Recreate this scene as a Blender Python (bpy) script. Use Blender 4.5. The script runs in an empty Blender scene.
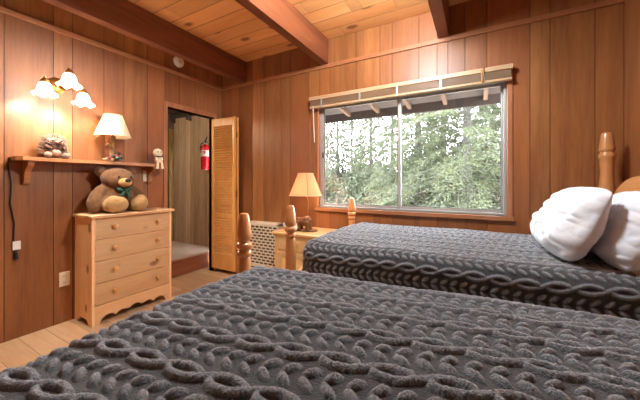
import bpy, bmesh, math, random
import numpy as np
from mathutils import Vector, Matrix, Euler
random.seed(7)
RNG = np.random.default_rng(5)
PI = math.pi
sc = bpy.context.scene
COL = sc.collection

# ------------------------------------------------------------------ helpers
def rad(a): return math.radians(a)

class MB:
    """collects shapes into one bmesh, links them as ONE mesh object"""
    def __init__(self):
        self.bm = bmesh.new()
        self.tone = self.bm.faces.layers.float.new('tone')
    def _fin(self, faces, mi, tone):
        for f in faces:
            f.material_index = mi
            f.smooth = True
            f[self.tone] = tone
    def box(self, lo, hi, mi=0, tone=0.5, bevel=0.0, M=None, seg=2):
        lo, hi = Vector(lo), Vector(hi)
        c = (lo + hi) / 2; s = hi - lo
        r = bmesh.ops.create_cube(self.bm, size=1.0)
        vs = r['verts']
        for v in vs:
            v.co = Vector((v.co.x * s.x, v.co.y * s.y, v.co.z * s.z)) + c
        fs = {f for v in vs for f in v.link_faces}
        if bevel > 0:
            es = list({e for v in vs for e in v.link_edges})
            b = min(bevel, min(s) * 0.49)
            r = bmesh.ops.bevel(self.bm, geom=es, offset=b, segments=seg, affect='EDGES', profile=0.5)
            fs = set(r['faces']) | {f for f in fs if f.is_valid}
            vs = list({v for f in fs for v in f.verts})
        if M is not None:
            for v in vs: v.co = M @ v.co
        self._fin(fs, mi, tone)
        return self
    def lathe(self, prof, M=None, seg=24, mi=0, tone=0.5, ruffle=None):
        bm = self.bm; rings = []
        for i, (r, z) in enumerate(prof):
            if r <= 1e-6:
                rings.append([bm.verts.new((0, 0, z))])
            else:
                ring = []
                for k in range(seg):
                    a = 2 * PI * k / seg
                    rr, zz = r, z
                    if ruffle: rr, zz = ruffle(i, a, r, z)
                    ring.append(bm.verts.new((rr * math.cos(a), rr * math.sin(a), zz)))
                rings.append(ring)
        fs = []
        for A, B in zip(rings, rings[1:]):
            for k in range(seg):
                k2 = (k + 1) % seg
                if len(A) == 1 and len(B) == 1: continue
                if len(A) == 1: fs.append(bm.faces.new((A[0], B[k2], B[k])))
                elif len(B) == 1: fs.append(bm.faces.new((A[k], A[k2], B[0])))
                else: fs.append(bm.faces.new((A[k], A[k2], B[k2], B[k])))
        for R, rev in ((rings[0], True), (rings[-1], False)):
            if len(R) > 1 and getattr(self, 'cap', True):
                fs.append(bm.faces.new(list(reversed(R)) if rev else R))
        if M is not None:
            for R in rings:
                for v in R: v.co = M @ v.co
        self._fin(fs, mi, tone)
        return self
    def ell(self, c, r, M=None, mi=0, tone=0.5, sub=3):
        q = bmesh.ops.create_icosphere(self.bm, subdivisions=sub, radius=1.0)
        R = M.to_3x3() if M is not None else Matrix.Identity(3)
        for v in q['verts']:
            v.co = R @ Vector((v.co.x * r[0], v.co.y * r[1], v.co.z * r[2])) + Vector(c)
        self._fin({f for v in q['verts'] for f in v.link_faces}, mi, tone)
        return self
    def tube(self, pts, rs, seg=8, mi=0, tone=0.5, caps=True):
        pts = [Vector(p) for p in pts]
        n = len(pts)
        if not hasattr(rs, '__len__'): rs = [rs] * n
        bm = self.bm; rings = []
        prev = None
        for i, p in enumerate(pts):
            t = (pts[min(i + 1, n - 1)] - pts[max(i - 1, 0)]).normalized()
            if prev is None:
                up = Vector((0, 0, 1)) if abs(t.z) < 0.9 else Vector((1, 0, 0))
                a = t.cross(up).normalized()
            else:
                a = (prev - t * prev.dot(t)).normalized()
            prev = a
            b = t.cross(a)
            rings.append([bm.verts.new(p + (a * math.cos(2 * PI * k / seg) + b * math.sin(2 * PI * k / seg)) * rs[i]) for k in range(seg)])
        fs = []
        for A, B in zip(rings, rings[1:]):
            for k in range(seg):
                k2 = (k + 1) % seg
                fs.append(bm.faces.new((A[k], A[k2], B[k2], B[k])))
        if caps:
            fs.append(bm.faces.new(list(reversed(rings[0])))); fs.append(bm.faces.new(rings[-1]))
        self._fin(fs, mi, tone)
        return self
    def prism(self, poly, frame, thick, mi=0, tone=0.5):
        """poly: 2-D outline; frame: function (a,b,c)->xyz, c in 0..thick"""
        bm = self.bm
        A = [bm.verts.new(frame(a, b, 0)) for a, b in poly]
        B = [bm.verts.new(frame(a, b, thick)) for a, b in poly]
        fs = [bm.faces.new(list(reversed(A))), bm.faces.new(B)]
        n = len(poly)
        for i in range(n):
            j = (i + 1) % n
            fs.append(bm.faces.new((A[i], A[j], B[j], B[i])))
        self._fin(fs, mi, tone)
        return self
    def quad(self, ps, mi=0, tone=0.5):
        f = self.bm.faces.new([self.bm.verts.new(p) for p in ps])
        self._fin([f], mi, tone)
        return self
    def build(self, name, mats, parent=None, sharp=38, origin=None, merge=False, recalc=True):
        bm = self.bm
        if merge: bmesh.ops.remove_doubles(bm, verts=bm.verts, dist=1e-5)
        if recalc: bmesh.ops.recalc_face_normals(bm, faces=bm.faces)
        for e in bm.edges:
            if len(e.link_faces) == 2 and e.calc_face_angle(0) > rad(sharp): e.smooth = False
        me = bpy.data.meshes.new(name)
        bm.to_mesh(me); bm.free()
        if not isinstance(mats, (list, tuple)): mats = [mats]
        for m in mats: me.materials.append(m)
        return link(name, me, parent, origin)

def link(name, me, parent=None, origin=None):
    o = bpy.data.objects.new(name, me); COL.objects.link(o)
    if parent is not None:
        r = parent
        while r.parent: r = r.parent
        me.transform(Matrix.Translation(-r.location))
        o.parent = parent
    else:
        if origin is None:
            n = len(me.vertices); co = np.empty(n * 3, np.float32); me.vertices.foreach_get('co', co); co = co.reshape(-1, 3)
            lo, hi = co.min(0), co.max(0)
            origin = Vector(((lo[0] + hi[0]) / 2, (lo[1] + hi[1]) / 2, lo[2]))
        origin = Vector(origin)
        me.transform(Matrix.Translation(-origin)); o.location = origin
    return o

def tag(o, label, cat=None, group=None, kind=None):
    o['label'] = label
    if cat: o['category'] = cat
    if group: o['group'] = group
    if kind: o['kind'] = kind
    return o
def thing(name, loc, label, cat, group=None, kind=None):
    o = bpy.data.objects.new(name, None); COL.objects.link(o)
    o.location = loc; o.empty_display_size = .1
    return tag(o, label, cat, group, kind)
def copy_tree(o, parent=None):
    c = o.copy(); COL.objects.link(c)
    if parent is not None: c.parent = parent
    for ch in [x for x in bpy.data.objects if x.parent == o]: copy_tree(ch, c)
    return c
def smooth_remesh(o, voxel=0.008, it=6):
    m = o.modifiers.new('Remesh', 'REMESH'); m.mode = 'VOXEL'; m.voxel_size = voxel; m.use_smooth_shade = True
    s = o.modifiers.new('Smooth', 'SMOOTH'); s.factor = .5; s.iterations = it
    return o

def frame_from(org, zdir):
    return Matrix.Translation(Vector(org)) @ Vector(zdir).to_track_quat('Z', 'Y').to_matrix().to_4x4()
T = Matrix.Translation

# ------------------------------------------------------------------ materials
def srgb(r, g, b):
    f = lambda c: (c / 255) / 12.92 if c / 255 <= .04045 else ((c / 255 + .055) / 1.055) ** 2.4
    return (f(r), f(g), f(b), 1)
class NT:
    def __init__(self, name):
        self.m = bpy.data.materials.new(name); self.m.use_nodes = True
        self.n = self.m.node_tree.nodes; self.l = self.m.node_tree.links
        self.p = self.n['Principled BSDF']
    def new(self, t, **kw):
        x = self.n.new('ShaderNode' + t)
        for k, v in kw.items(): setattr(x, k, v)
        return x
    def set(self, x, **kw):
        for k, v in kw.items():
            s = x.inputs[k.replace('_', ' ')] if not k[0] == 'i' or not k[1:].isdigit() else x.inputs[int(k[1:])]
            if hasattr(v, 'is_output'): self.l.new(v, s)
            else: s.default_value = v
        return x
    def math(self, op, a, b=None, c=None):
        x = self.new('Math', operation=op)
        for i, v in enumerate((a, b, c)):
            if v is None: continue
            if hasattr(v, 'is_output'): self.l.new(v, x.inputs[i])
            else: x.inputs[i].default_value = v
        return x.outputs[0]
    def mix(self, f, a, b, bt='MIX'):
        x = self.new('Mix', data_type='RGBA', blend_type=bt)
        for s, v in ((x.inputs[0], f), (x.inputs[6], a), (x.inputs[7], b)):
            if hasattr(v, 'is_output'): self.l.new(v, s)
            else: s.default_value = v
        return x.outputs[2]
    def ramp(self, f, stops):
        x = self.new('ValToRGB'); self.l.new(f, x.inputs[0]); e = x.color_ramp.elements
        while len(e) < len(stops): e.new(.5)
        for el, (p, c) in zip(e, stops): el.position = p; el.color = c
        return x.outputs[0]
    def noise(self, vec, scale, detail=3, dist=0, rough=.5):
        x = self.new('TexNoise'); self.set(x, Scale=scale, Detail=detail, Distortion=dist, Roughness=rough)
        if vec is not None: self.l.new(vec, x.inputs['Vector'])
        return x.outputs[0]
    def obj(self): return self.new('TexCoord').outputs['Object']
    def bump(self, h, strength=.3, dist=.01):
        x = self.new('Bump'); self.set(x, Strength=strength, Distance=dist, Height=h)
        self.l.new(x.outputs[0], self.p.inputs['Normal'])

def wood(name, dark, light, axis='Z', rough=.4, scale=5.0, contrast=1.0, knots=0.0, tone_amt=.5, red=None, coat=0.0, spec=.5):
    k = NT(name)
    at = k.new('Attribute', attribute_name='tone'); tv = at.outputs['Fac']
    off = k.new('CombineXYZ')
    k.set(off, X=k.math('MULTIPLY', tv, 17.3), Y=k.math('MULTIPLY', tv, 31.7), Z=k.math('MULTIPLY', tv, 23.1))
    ad = k.new('VectorMath', operation='ADD'); k.l.new(k.obj(), ad.inputs[0]); k.l.new(off.outputs[0], ad.inputs[1])
    mp = k.new('Mapping'); k.l.new(ad.outputs[0], mp.inputs['Vector'])
    s = [1, 1, 1]; s['XYZ'.index(axis)] = .09
    mp.inputs['Scale'].default_value = s
    v = mp.outputs[0]
    n1 = k.noise(v, scale, 4, 1.2, .55)
    n2 = k.noise(v, scale * 9, 3, .3, .6)
    g = k.math('ADD', k.math('MULTIPLY', n1, .65), k.math('MULTIPLY', n2, .35))
    lo, hi = .5 - .17 / contrast, .5 + .17 / contrast
    c = k.ramp(g, [(lo, dark), (hi, light)])
    # plank to plank variety
    tv2 = k.math('ADD', k.math('MULTIPLY', k.math('SUBTRACT', tv, .5), tone_amt * 1.2), 1.0)
    hs = k.new('HueSaturation'); k.set(hs, Color=c, Value=tv2)
    c = hs.outputs[0]
    if red:
        c = k.mix(k.math('MULTIPLY', k.math('FRACT', k.math('MULTIPLY', tv, 7.13)), .55), c, red)
    if knots > 0:
        mp2 = k.new('Mapping'); k.l.new(ad.outputs[0], mp2.inputs['Vector'])
        s2 = [1, 1, 1]; s2['XYZ'.index(axis)] = .55
        mp2.inputs['Scale'].default_value = s2
        vo = k.new('TexVoronoi'); k.set(vo, Scale=knots, Randomness=1.0); k.l.new(mp2.outputs[0], vo.inputs['Vector'])
        sepc = k.new('SeparateColor'); k.l.new(vo.outputs['Color'], sepc.inputs[0])
        sel = k.math('GREATER_THAN', sepc.outputs[0], .3)
        d = k.math('MULTIPLY', vo.outputs['Distance'], 1.0)
        kn = k.ramp(d, [(.11, (1, 1, 1, 1)), (.21, (0, 0, 0, 1))])
        kf = k.math('MULTIPLY', k.math('MULTIPLY', kn, sel), .85)
        c = k.mix(kf, c, (dark[0] * .33, dark[1] * .25, dark[2] * .22, 1))
    k.l.new(c, k.p.inputs['Base Color'])
    k.set(k.p, Roughness=k.math('ADD', rough - .06, k.math('MULTIPLY', n2, .12)))
    k.p.inputs['Specular IOR Level'].default_value = spec
    if coat: k.p.inputs['Coat Weight'].default_value = coat; k.p.inputs['Coat Roughness'].default_value = .18
    k.bump(g, .12, .004)
    return k.m

def plain(name, col, rough=.5, metal=0.0, bump=0.0, bscale=200, vary=0.0, sheen=0.0, spec=.5):
    k = NT(name)
    k.set(k.p, Base_Color=col, Roughness=rough, Metallic=metal)
    k.p.inputs['Specular IOR Level'].default_value = spec
    o = k.obj()
    if vary:
        n = k.noise(o, bscale * .15, 3)
        c = k.ramp(n, [(.3, tuple(x * (1 - vary) for x in col[:3]) + (1,)), (.7, tuple(min(1, x * (1 + vary)) for x in col[:3]) + (1,))])
        k.l.new(c, k.p.inputs['Base Color'])
    if bump: k.bump(k.noise(o, bscale, 3), bump, .01)
    if sheen: k.p.inputs['Sheen Weight'].default_value = sheen; k.p.inputs['Sheen Roughness'].default_value = .5
    return k.m

M = {}
M['panel'] = wood('wall_panel_wood', srgb(120, 72, 36), srgb(180, 118, 66), 'Z', .42, 6, .8, tone_amt=.40, red=srgb(142, 76, 40))
M['panel_hall'] = wood('hall_panel_wood', srgb(164, 130, 100), srgb(212, 178, 146), 'Z', .5, 7, 1.0, tone_amt=.4)
M['ceil'] = wood('ceiling_pine', srgb(216, 144, 82), srgb(242, 186, 120), 'X', .5, 5, .8, knots=5.0, tone_amt=.22)
M['beam'] = wood('beam_wood', srgb(98, 50, 28), srgb(146, 84, 52), 'Y', .45, 6, .9, tone_amt=.1)
M['railY'] = wood('trim_wood_y', srgb(168, 104, 62), srgb(208, 146, 96), 'Y', .4, 8)
M['railX'] = wood('trim_wood_x', srgb(168, 100, 60), srgb(204, 138, 90), 'X', .4, 8)
M['case'] = wood('casing_wood', srgb(178, 104, 62), srgb(218, 148, 98), 'Z', .38, 8)
M['floor'] = wood('floor_laminate', srgb(188, 146, 104), srgb(222, 188, 146), 'X', .33, 6, .9, tone_amt=.3)
M['pineZ'] = wood('pine_z', srgb(234, 176, 118), srgb(252, 214, 164), 'Z', .36, 6, .8, knots=7.5)
M['pineX'] = wood('pine_x', srgb(234, 176, 118), srgb(252, 214, 164), 'X', .36, 6, .8, knots=7.5)
M['pineY'] = wood('pine_y', srgb(234, 176, 118), srgb(252, 214, 164), 'Y', .36, 6, .8, knots=7.0)
M['knob'] = wood('knob_pine', srgb(206, 140, 80), srgb(236, 184, 124), 'X', .35, 14)
M['night'] = wood('nightstand_pine', srgb(236, 182, 116), srgb(252, 218, 160), 'X', .36, 6, .7)
M['louver'] = wood('louver_pine', srgb(216, 142, 70), srgb(240, 178, 102), 'Z', .36, 7, .8, tone_amt=.08)
M['post'] = wood('bedpost_pine', srgb(196, 122, 66), srgb(228, 162, 102), 'Z', .3, 8, .8, coat=.3)
M['board'] = wood('headboard_pine', srgb(200, 128, 70), srgb(232, 170, 108), 'Y', .3, 6, .8, knots=7.0, coat=.3)
M['shelf'] = wood('shelf_wood', srgb(160, 96, 54), srgb(204, 140, 88), 'Y', .36, 8)
M['alum'] = plain('window_aluminium', srgb(178, 174, 168), .42, .35, vary=.05)
M['alumdark'] = plain('window_gasket', srgb(70, 66, 62), .6)
M['white'] = plain('white_plastic', srgb(236, 230, 220), .4, vary=.02)
M['ivory'] = plain('ivory_plastic', srgb(226, 206, 172), .4, vary=.02)
M['slot'] = plain('dark_slot', srgb(40, 34, 30), .6)
M['blind'] = plain('blind_slats', srgb(170, 138, 106), .45, vary=.06, bscale=60)
M['blindrail'] = wood('blind_rail', srgb(206, 164, 118), srgb(234, 200, 158), 'X', .4, 8)
M['brass'] = plain('brass', srgb(190, 140, 70), .3, .9)
M['black'] = plain('black_rubber', srgb(24, 22, 22), .5)
M['redpaint'] = plain('red_enamel', srgb(200, 24, 36), .25, vary=.03)
M['paper'] = plain('label_paper', srgb(232, 222, 208), .5)
M['redink'] = plain('label_red', srgb(196, 50, 48), .5)
M['steel'] = plain('steel', srgb(150, 148, 146), .35, .9)
M['heater'] = plain('heater_enamel', srgb(222, 206, 180), .4, vary=.03)
M['heatdark'] = plain('heater_inside', srgb(92, 76, 56), .6)
M['carpet'] = plain('beige_carpet', srgb(176, 142, 112), .95, bump=.6, bscale=400, vary=.12, sheen=.3)
M['riser'] = wood('riser_wood', srgb(138, 76, 46), srgb(176, 106, 70), 'Y', .4, 6)
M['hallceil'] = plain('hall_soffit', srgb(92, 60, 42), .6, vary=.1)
M['sheet'] = plain('white_cotton', srgb(238, 236, 236), .8, bump=.1, bscale=30, sheen=.15)
M['linen'] = plain('pillow_cotton', srgb(222, 225, 230), .8, bump=.7, bscale=16, sheen=.15)
M['tick'] = plain('mattress_ticking', srgb(226, 222, 216), .8, bump=.15, bscale=60)
M['bear'] = plain('teddy_plush', srgb(122, 80, 44), .95, bump=.9, bscale=260, vary=.22, sheen=.12)
M['bearpale'] = plain('teddy_pale_plush', srgb(200, 156, 98), .95, bump=.9, bscale=260, vary=.12, sheen=.12)
M['ribbon'] = plain('green_ribbon', srgb(26, 82, 62), .4, vary=.2)
M['quill'] = plain('hedgehog_fur', srgb(150, 122, 100), .9, vary=.3, bscale=120, sheen=.3)
M['hedgeface'] = plain('hedgehog_face', srgb(92, 58, 44), .9, bump=.5, bscale=300)
M['hedgesnout'] = plain('hedgehog_snout', srgb(196, 138, 112), .8)
M['cream'] = plain('cream_doll', srgb(240, 222, 190), .7, bump=.3, bscale=200)
M['log'] = wood('log_stem', srgb(106, 74, 42), srgb(160, 120, 74), 'Z', .6, 20, 1.4)
M['stone'] = plain('painted_stones', srgb(150, 140, 112), .6, vary=.5, bscale=150)
M['berry'] = plain('dark_red_flower', srgb(120, 24, 30), .5)
M['leafdark'] = plain('dark_green_flower', srgb(50, 66, 44), .6)
M['darkblue'] = plain('dark_figurine', srgb(44, 38, 48), .5)
M['carve'] = plain('carved_brown_bear', srgb(120, 74, 38), .5, bump=.5, bscale=180, vary=.3)
M['ceramic'] = plain('white_ceramic', srgb(238, 226, 206), .2)

def shade_mat(name, col, trans, clear=0):
    k = NT(name); n = k.n
    out = n['Material Output']
    d = k.new('BsdfDiffuse'); d.inputs[0].default_value = col
    t = k.new('BsdfTranslucent'); t.inputs[0].default_value = col
    o = k.obj(); nz = k.noise(o, 350, 2)
    b = k.new('Bump'); k.set(b, Strength=.1, Height=nz)
    k.l.new(b.outputs[0], d.inputs['Normal'])
    x = k.new('MixShader'); x.inputs[0].default_value = trans
    k.l.new(d.outputs[0], x.inputs[1]); k.l.new(t.outputs[0], x.inputs[2])
    if clear:
        tr = k.new('BsdfTransparent'); y = k.new('MixShader'); y.inputs[0].default_value = clear
        k.l.new(x.outputs[0], y.inputs[1]); k.l.new(tr.outputs[0], y.inputs[2]); x = y
    k.l.new(x.outputs[0], out.inputs[0])
    return k.m
M['shadewhite'] = shade_mat('white_shade_cloth', srgb(244, 234, 214), .45)
M['shadepeach'] = shade_mat('peach_shade_cloth', srgb(236, 184, 146), .5)
M['frost'] = shade_mat('frosted_glass', srgb(254, 252, 248), .7, .33)
def emit(name, col, s):
    k = NT(name); e = k.new('Emission'); e.inputs[0].default_value = col; e.inputs[1].default_value = s
    k.l.new(e.outputs[0], k.n['Material Output'].inputs[0]); return k.m
M['bulb'] = emit('lit_bulb', (1, .9, .76, 1), 6)
M['bulbdim'] = emit('lit_bulb_warm', (1, .78, .52, 1), 3)
M['dome'] = emit('added_lamp_dome', (1, .93, .84, 1), 3)  # glow for the two added, unseen ceiling lamps

def glass_mat():
    k = NT('window_glass')
    t = k.new('BsdfTransparent'); t.inputs[0].default_value = (.95, .96, .95, 1)
    g = k.new('BsdfGlossy'); g.inputs['Roughness'].default_value = .02
    f = k.new('Fresnel'); f.inputs[0].default_value = 1.45
    x = k.new('MixShader'); k.l.new(k.math('MULTIPLY', f.outputs[0], .9), x.inputs[0])
    k.l.new(t.outputs[0], x.inputs[1]); k.l.new(g.outputs[0], x.inputs[2])
    k.l.new(x.outputs[0], k.n['Material Output'].inputs[0])
    return k.m
M['glass'] = glass_mat()

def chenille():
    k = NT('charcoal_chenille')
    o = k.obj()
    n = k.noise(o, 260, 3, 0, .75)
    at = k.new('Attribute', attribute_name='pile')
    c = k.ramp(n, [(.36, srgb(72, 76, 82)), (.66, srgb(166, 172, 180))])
    c2 = k.mix(at.outputs['Fac'], srgb(54, 56, 60), c)  # raised pile painted lighter, ground darker, standing in for window light and sheen
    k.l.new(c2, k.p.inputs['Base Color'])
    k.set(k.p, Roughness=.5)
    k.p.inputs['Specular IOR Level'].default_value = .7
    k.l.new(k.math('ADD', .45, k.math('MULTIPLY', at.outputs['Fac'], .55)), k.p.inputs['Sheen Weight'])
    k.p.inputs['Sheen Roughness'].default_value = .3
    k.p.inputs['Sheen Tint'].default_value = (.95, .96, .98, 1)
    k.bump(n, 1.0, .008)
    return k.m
M['spread'] = chenille()

# ------------------------------------------------------------------ dimensions of the room (camera stands at 0,0,1.18)
XL, XR, YB, YF, ZC = -3.057, 0.889, 2.751, -1.55, 2.735
WX0, WX1, WZ0, WZ1 = -1.545, 0.215, 0.905, 2.04
DY0, DY1, DZ = 1.964, 2.62, 2.035

def planks(mb, edges, lo, hi, frame, holes=(), gap=.004, depth=.005, tones=None, splits=None):
    """boards between successive edges; frame(a,b,c): a across, b along, c out of the surface"""
    for i, (a0, a1) in enumerate(zip(edges, edges[1:])):
        tone = random.random()
        segs_b = [(lo, hi)]
        cuts = sorted({a0, a1} | {h[0] for h in holes if a0 < h[0] < a1} | {h[1] for h in holes if a0 < h[1] < a1})
        for c0, c1 in zip(cuts, cuts[1:]):
            mid = (c0 + c1) / 2
            segs = [(lo, hi)]
            for h in holes:
                if h[0] <= mid <= h[1]:
                    ns = []
                    for s0, s1 in segs:
                        if h[2] > s0: ns.append((s0, min(s1, h[2])))
                        if h[3] < s1: ns.append((max(s0, h[3]), s1))
                    segs = [s for s in ns if s[1] - s[0] > 1e-4]
            g0 = gap / 2 if c0 == a0 else 0
            g1 = gap / 2 if c1 == a1 else 0
            for s0, s1 in segs:
                bounds = [s0, s1]
                if splits is not None: bounds = [s0] + sorted(s for s in splits(i) if s0 + .02 < s < s1 - .02) + [s1]
                for q, (b0, b1) in enumerate(zip(bounds, bounds[1:])):
                    tq = tone if q == 0 else random.random()
                    e = .001 if len(bounds) > 2 else 0
                    mb.quad([frame(c0 + g0, b0 + e, 0), frame(c1 - g1, b0 + e, 0), frame(c1 - g1, b1 - e, 0), frame(c0 + g0, b1 - e, 0)], 0, tq)
                if g0:  # sides of the groove
                    mb.quad([frame(c0, s0, -depth), frame(c0 + g0, s0, 0), frame(c0 + g0, s1, 0), frame(c0, s1, -depth)], 1, 0)
                if g1:
                    mb.quad([frame(c1 - g1, s0, 0), frame(c1, s0, -depth), frame(c1, s1, -depth), frame(c1 - g1, s1, 0)], 1, 0)

M['groove'] = plain('groove_stain', srgb(66, 34, 22), .6)
M['groovepale'] = plain('groove_pine', srgb(150, 92, 48), .6)
M['groovehall'] = plain('groove_hall', srgb(80, 62, 44), .6)
M['groovefloor'] = plain('groove_floor', srgb(150, 108, 70), .6)

def wall_core(mb, boxes, mi=1):
    for lo, hi in boxes: mb.box(lo, hi, mi, 0)

# left wall
ed = [YF, -1.2, -.8, -.55, -.2, .1, .28, .52, 0.705, 0.985, 1.111, 1.347, 1.519, 1.748, 1.94, 2.12, 2.33, 2.52, 2.68, YB]
mb = MB()
planks(mb, ed, 0, ZC, lambda a, b, c: (XL + c, a, b), holes=[(DY0, DY1, -1, DZ)])
wall_core(mb, [((XL - .1, YF - .1, 0), (XL - .006, DY0, ZC)), ((XL - .1, DY1, 0), (XL - .006, YB + .006, ZC)), ((XL - .1, DY0, DZ), (XL - .006, DY1, ZC))])
o = mb.build('wall_left', [M['panel'], M['groove']], recalc=False, origin=(XL, 0, 0)); tag(o, 'wood panelled wall behind the dresser and the shelf', 'wall', kind='structure')
# back wall
ed = [XL, -2.887, -2.732, -2.504, -2.323, -2.059, -1.925, -1.667, -1.529, -1.401, -1.1, -0.846, -0.726, -0.476, -0.32, -0.23, -0.095, 0.068, 0.359, 0.483, 0.739, XR]
mb = MB()
planks(mb, ed, 0, ZC, lambda a, b, c: (a, YB - c, b), holes=[(WX0, WX1, WZ0, WZ1)])
y0, y1 = YB + .006, YB + .12
wall_core(mb, [((XL - .1, y0, 0), (WX0, y1, ZC)), ((WX1, y0, 0), (XR + .1, y1, ZC)), ((WX0, y0, 0), (WX1, y1, WZ0)), ((WX0, y0, WZ1), (WX1, y1, ZC))])
o = mb.build('wall_back', [M['panel'], M['groove']], recalc=False, origin=(0, YB, 0)); tag(o, 'reddish wood panelled wall around the large window', 'wall', kind='structure')
# right wall
ed = [YF, -1.2, -.9, -.6, -.4, -.1, .2, .42, .75, 1.0, 1.2, 1.55, 1.78, 2.0, 2.3, 2.5, YB]
mb = MB()
planks(mb, ed, 0, ZC, lambda a, b, c: (XR - c, a, b))
wall_core(mb, [((XR + .006, YF - .1, 0), (XR + .1, YB + .006, ZC))])
o = mb.build('wall_right', [M['panel'], M['groove']], recalc=False, origin=(XR, 0, 0)); tag(o, 'wood panelled wall behind the headboards', 'wall', kind='structure')
# front wall (behind the photographer)
ed = [XL] + [XL + .33 + i * .27 for i in range(13)] + [XR]
mb = MB()
planks(mb, ed, 0, ZC, lambda a, b, c: (a, YF + c, b))
wall_core(mb, [((XL - .1, YF - .1, 0), (XR + .1, YF - .006, ZC))])
o = mb.build('wall_front', [M['panel'], M['groove']], recalc=False, origin=(0, YF, 0)); tag(o, 'wood panelled wall facing the beds', 'wall', kind='structure')
# ceiling
mb = MB()
ed = [YF + i * .172 for i in range(25)] + [YB]
random.seed(3)
planks(mb, ed, XL, XR, lambda a, b, c: (b, a, ZC - c), gap=.006, splits=lambda i: [random.uniform(XL, XR), random.uniform(XL, XR)])
mb.box((XL - .1, YF - .1, ZC + .006), (XR + .1, YB + .12, ZC + .1), 1, 0)
o = mb.build('ceiling', [M['ceil'], M['groovepale']], recalc=False, origin=(0, 0, ZC)); tag(o, 'knotty pine plank ceiling', 'ceiling', kind='structure')
# floor
mb = MB()
ed = [YF + i * .155 for i in range(28)] + [YB]
planks(mb, ed, XL - .28, XR, lambda a, b, c: (b, a, c), gap=.002, depth=.002, splits=lambda i: [random.uniform(-2.9, -1.8), random.uniform(-1.5, .5)])
mb.box((XL - .28, YF - .1, -.08), (XR + .1, YB + .006, -.003), 1, 0)
o = mb.build('floor', [M['floor'], M['groovefloor']], recalc=False, origin=(0, 0, 0)); tag(o, 'light wood plank floor', 'floor', kind='structure')

# wooden rail running round the walls under the beams
o = MB().box((XL, YF, 2.428), (XL + .018, YB, 2.466), bevel=.005).build('trim_1', M['railY']); tag(o, 'thin wooden rail high on the left wall', 'trim', kind='structure')
o = MB().box((XL + .018, YB - .018, 2.428), (XR, YB, 2.466), bevel=.005).build('trim_2', M['railX']); tag(o, 'thin wooden rail high on the window wall', 'trim', kind='structure')
# ceiling beams
for x0, lab in ((-2.7, 'left dark wood ceiling beam, nearest the panelled wall with the sconce'), (-1.505, 'middle dark wood ceiling beam, above the left end of the window'), (-.31, 'right dark wood ceiling beam, above the right half of the window')):
    o = MB().box((x0, YF, 2.468), (x0 + .088, YB, ZC), bevel=.004, tone=random.random()).build('ceiling_beam', M['beam'], origin=(x0 + .044, 0, 2.468))
    tag(o, lab, 'beam', kind='structure')

# ------------------------------------------------------------------ doorway, hall beyond it and the folding louvered door
HX, HY = -4.4, 2.95
mb = MB()
mb.box((XL - .1, DY0 - .042, 0), (XL + .014, DY0, DZ + .055), bevel=.003)
mb.box((XL - .1, DY0, DZ), (XL + .014, DY1 + .03, DZ + .055), bevel=.003)
mb.box((XL - .1, DY1, 0), (XL + .012, DY1 + .03, DZ), bevel=.003)
o = mb.build('trim_3', M['case']); tag(o, 'wooden casing around the open doorway', 'door frame', kind='structure')
mb = MB()
random.seed(11)
ed = [HX, -4.28, -4.1, -3.98, -3.8, -3.62, -3.5, -3.32, -3.15, XL - .1]
planks(mb, ed, 0, 2.35, lambda a, b, c: (a, HY - c, b))
mb.box((HX - .5, HY + .006, 0), (XL - .1, HY + .08, 2.35), 1, 0)
o = mb.build('wall_hall', [M['panel_hall'], M['groovehall']], recalc=False, origin=(HX, HY, 0)); tag(o, 'grey brown panelled wall seen through the doorway', 'wall', kind='structure')
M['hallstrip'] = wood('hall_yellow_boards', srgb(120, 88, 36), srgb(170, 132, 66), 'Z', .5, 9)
mb = MB()
mb.box((HX - .06, 2.865, 0), (HX, 2.95, 2.06), 0, .5, .004)
mb.box((HX - .06, 2.70, 0), (HX - .02, 2.80, 2.06), 0, .3, .004)
mb.box((HX - .5, .6, 0), (HX - .45, 2.95, 2.35), 1)
mb.box((HX - .06, .6, 2.06), (HX, 2.95, 2.35), 1)
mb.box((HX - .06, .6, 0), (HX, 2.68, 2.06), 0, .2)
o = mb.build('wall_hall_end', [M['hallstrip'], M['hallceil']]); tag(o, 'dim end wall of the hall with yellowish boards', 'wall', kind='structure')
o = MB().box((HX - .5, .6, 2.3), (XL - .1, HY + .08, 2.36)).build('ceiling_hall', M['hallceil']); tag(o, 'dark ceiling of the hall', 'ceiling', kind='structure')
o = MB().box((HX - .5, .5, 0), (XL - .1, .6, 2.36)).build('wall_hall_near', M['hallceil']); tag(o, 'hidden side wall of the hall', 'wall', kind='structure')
t = thing('step', (-3.8, 2.2, 0), 'beige carpeted raised step with a wooden riser beyond the doorway', 'step', kind='structure')
MB().box((-3.32, .62, 0), (-3.295, HY - .002, .2), bevel=.003).build('riser', M['riser'], t)
MB().box((HX - .44, .62, 0), (-3.322, HY - .002, .215), bevel=.02, seg=3).build('carpet', M['carpet'], t)

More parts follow.
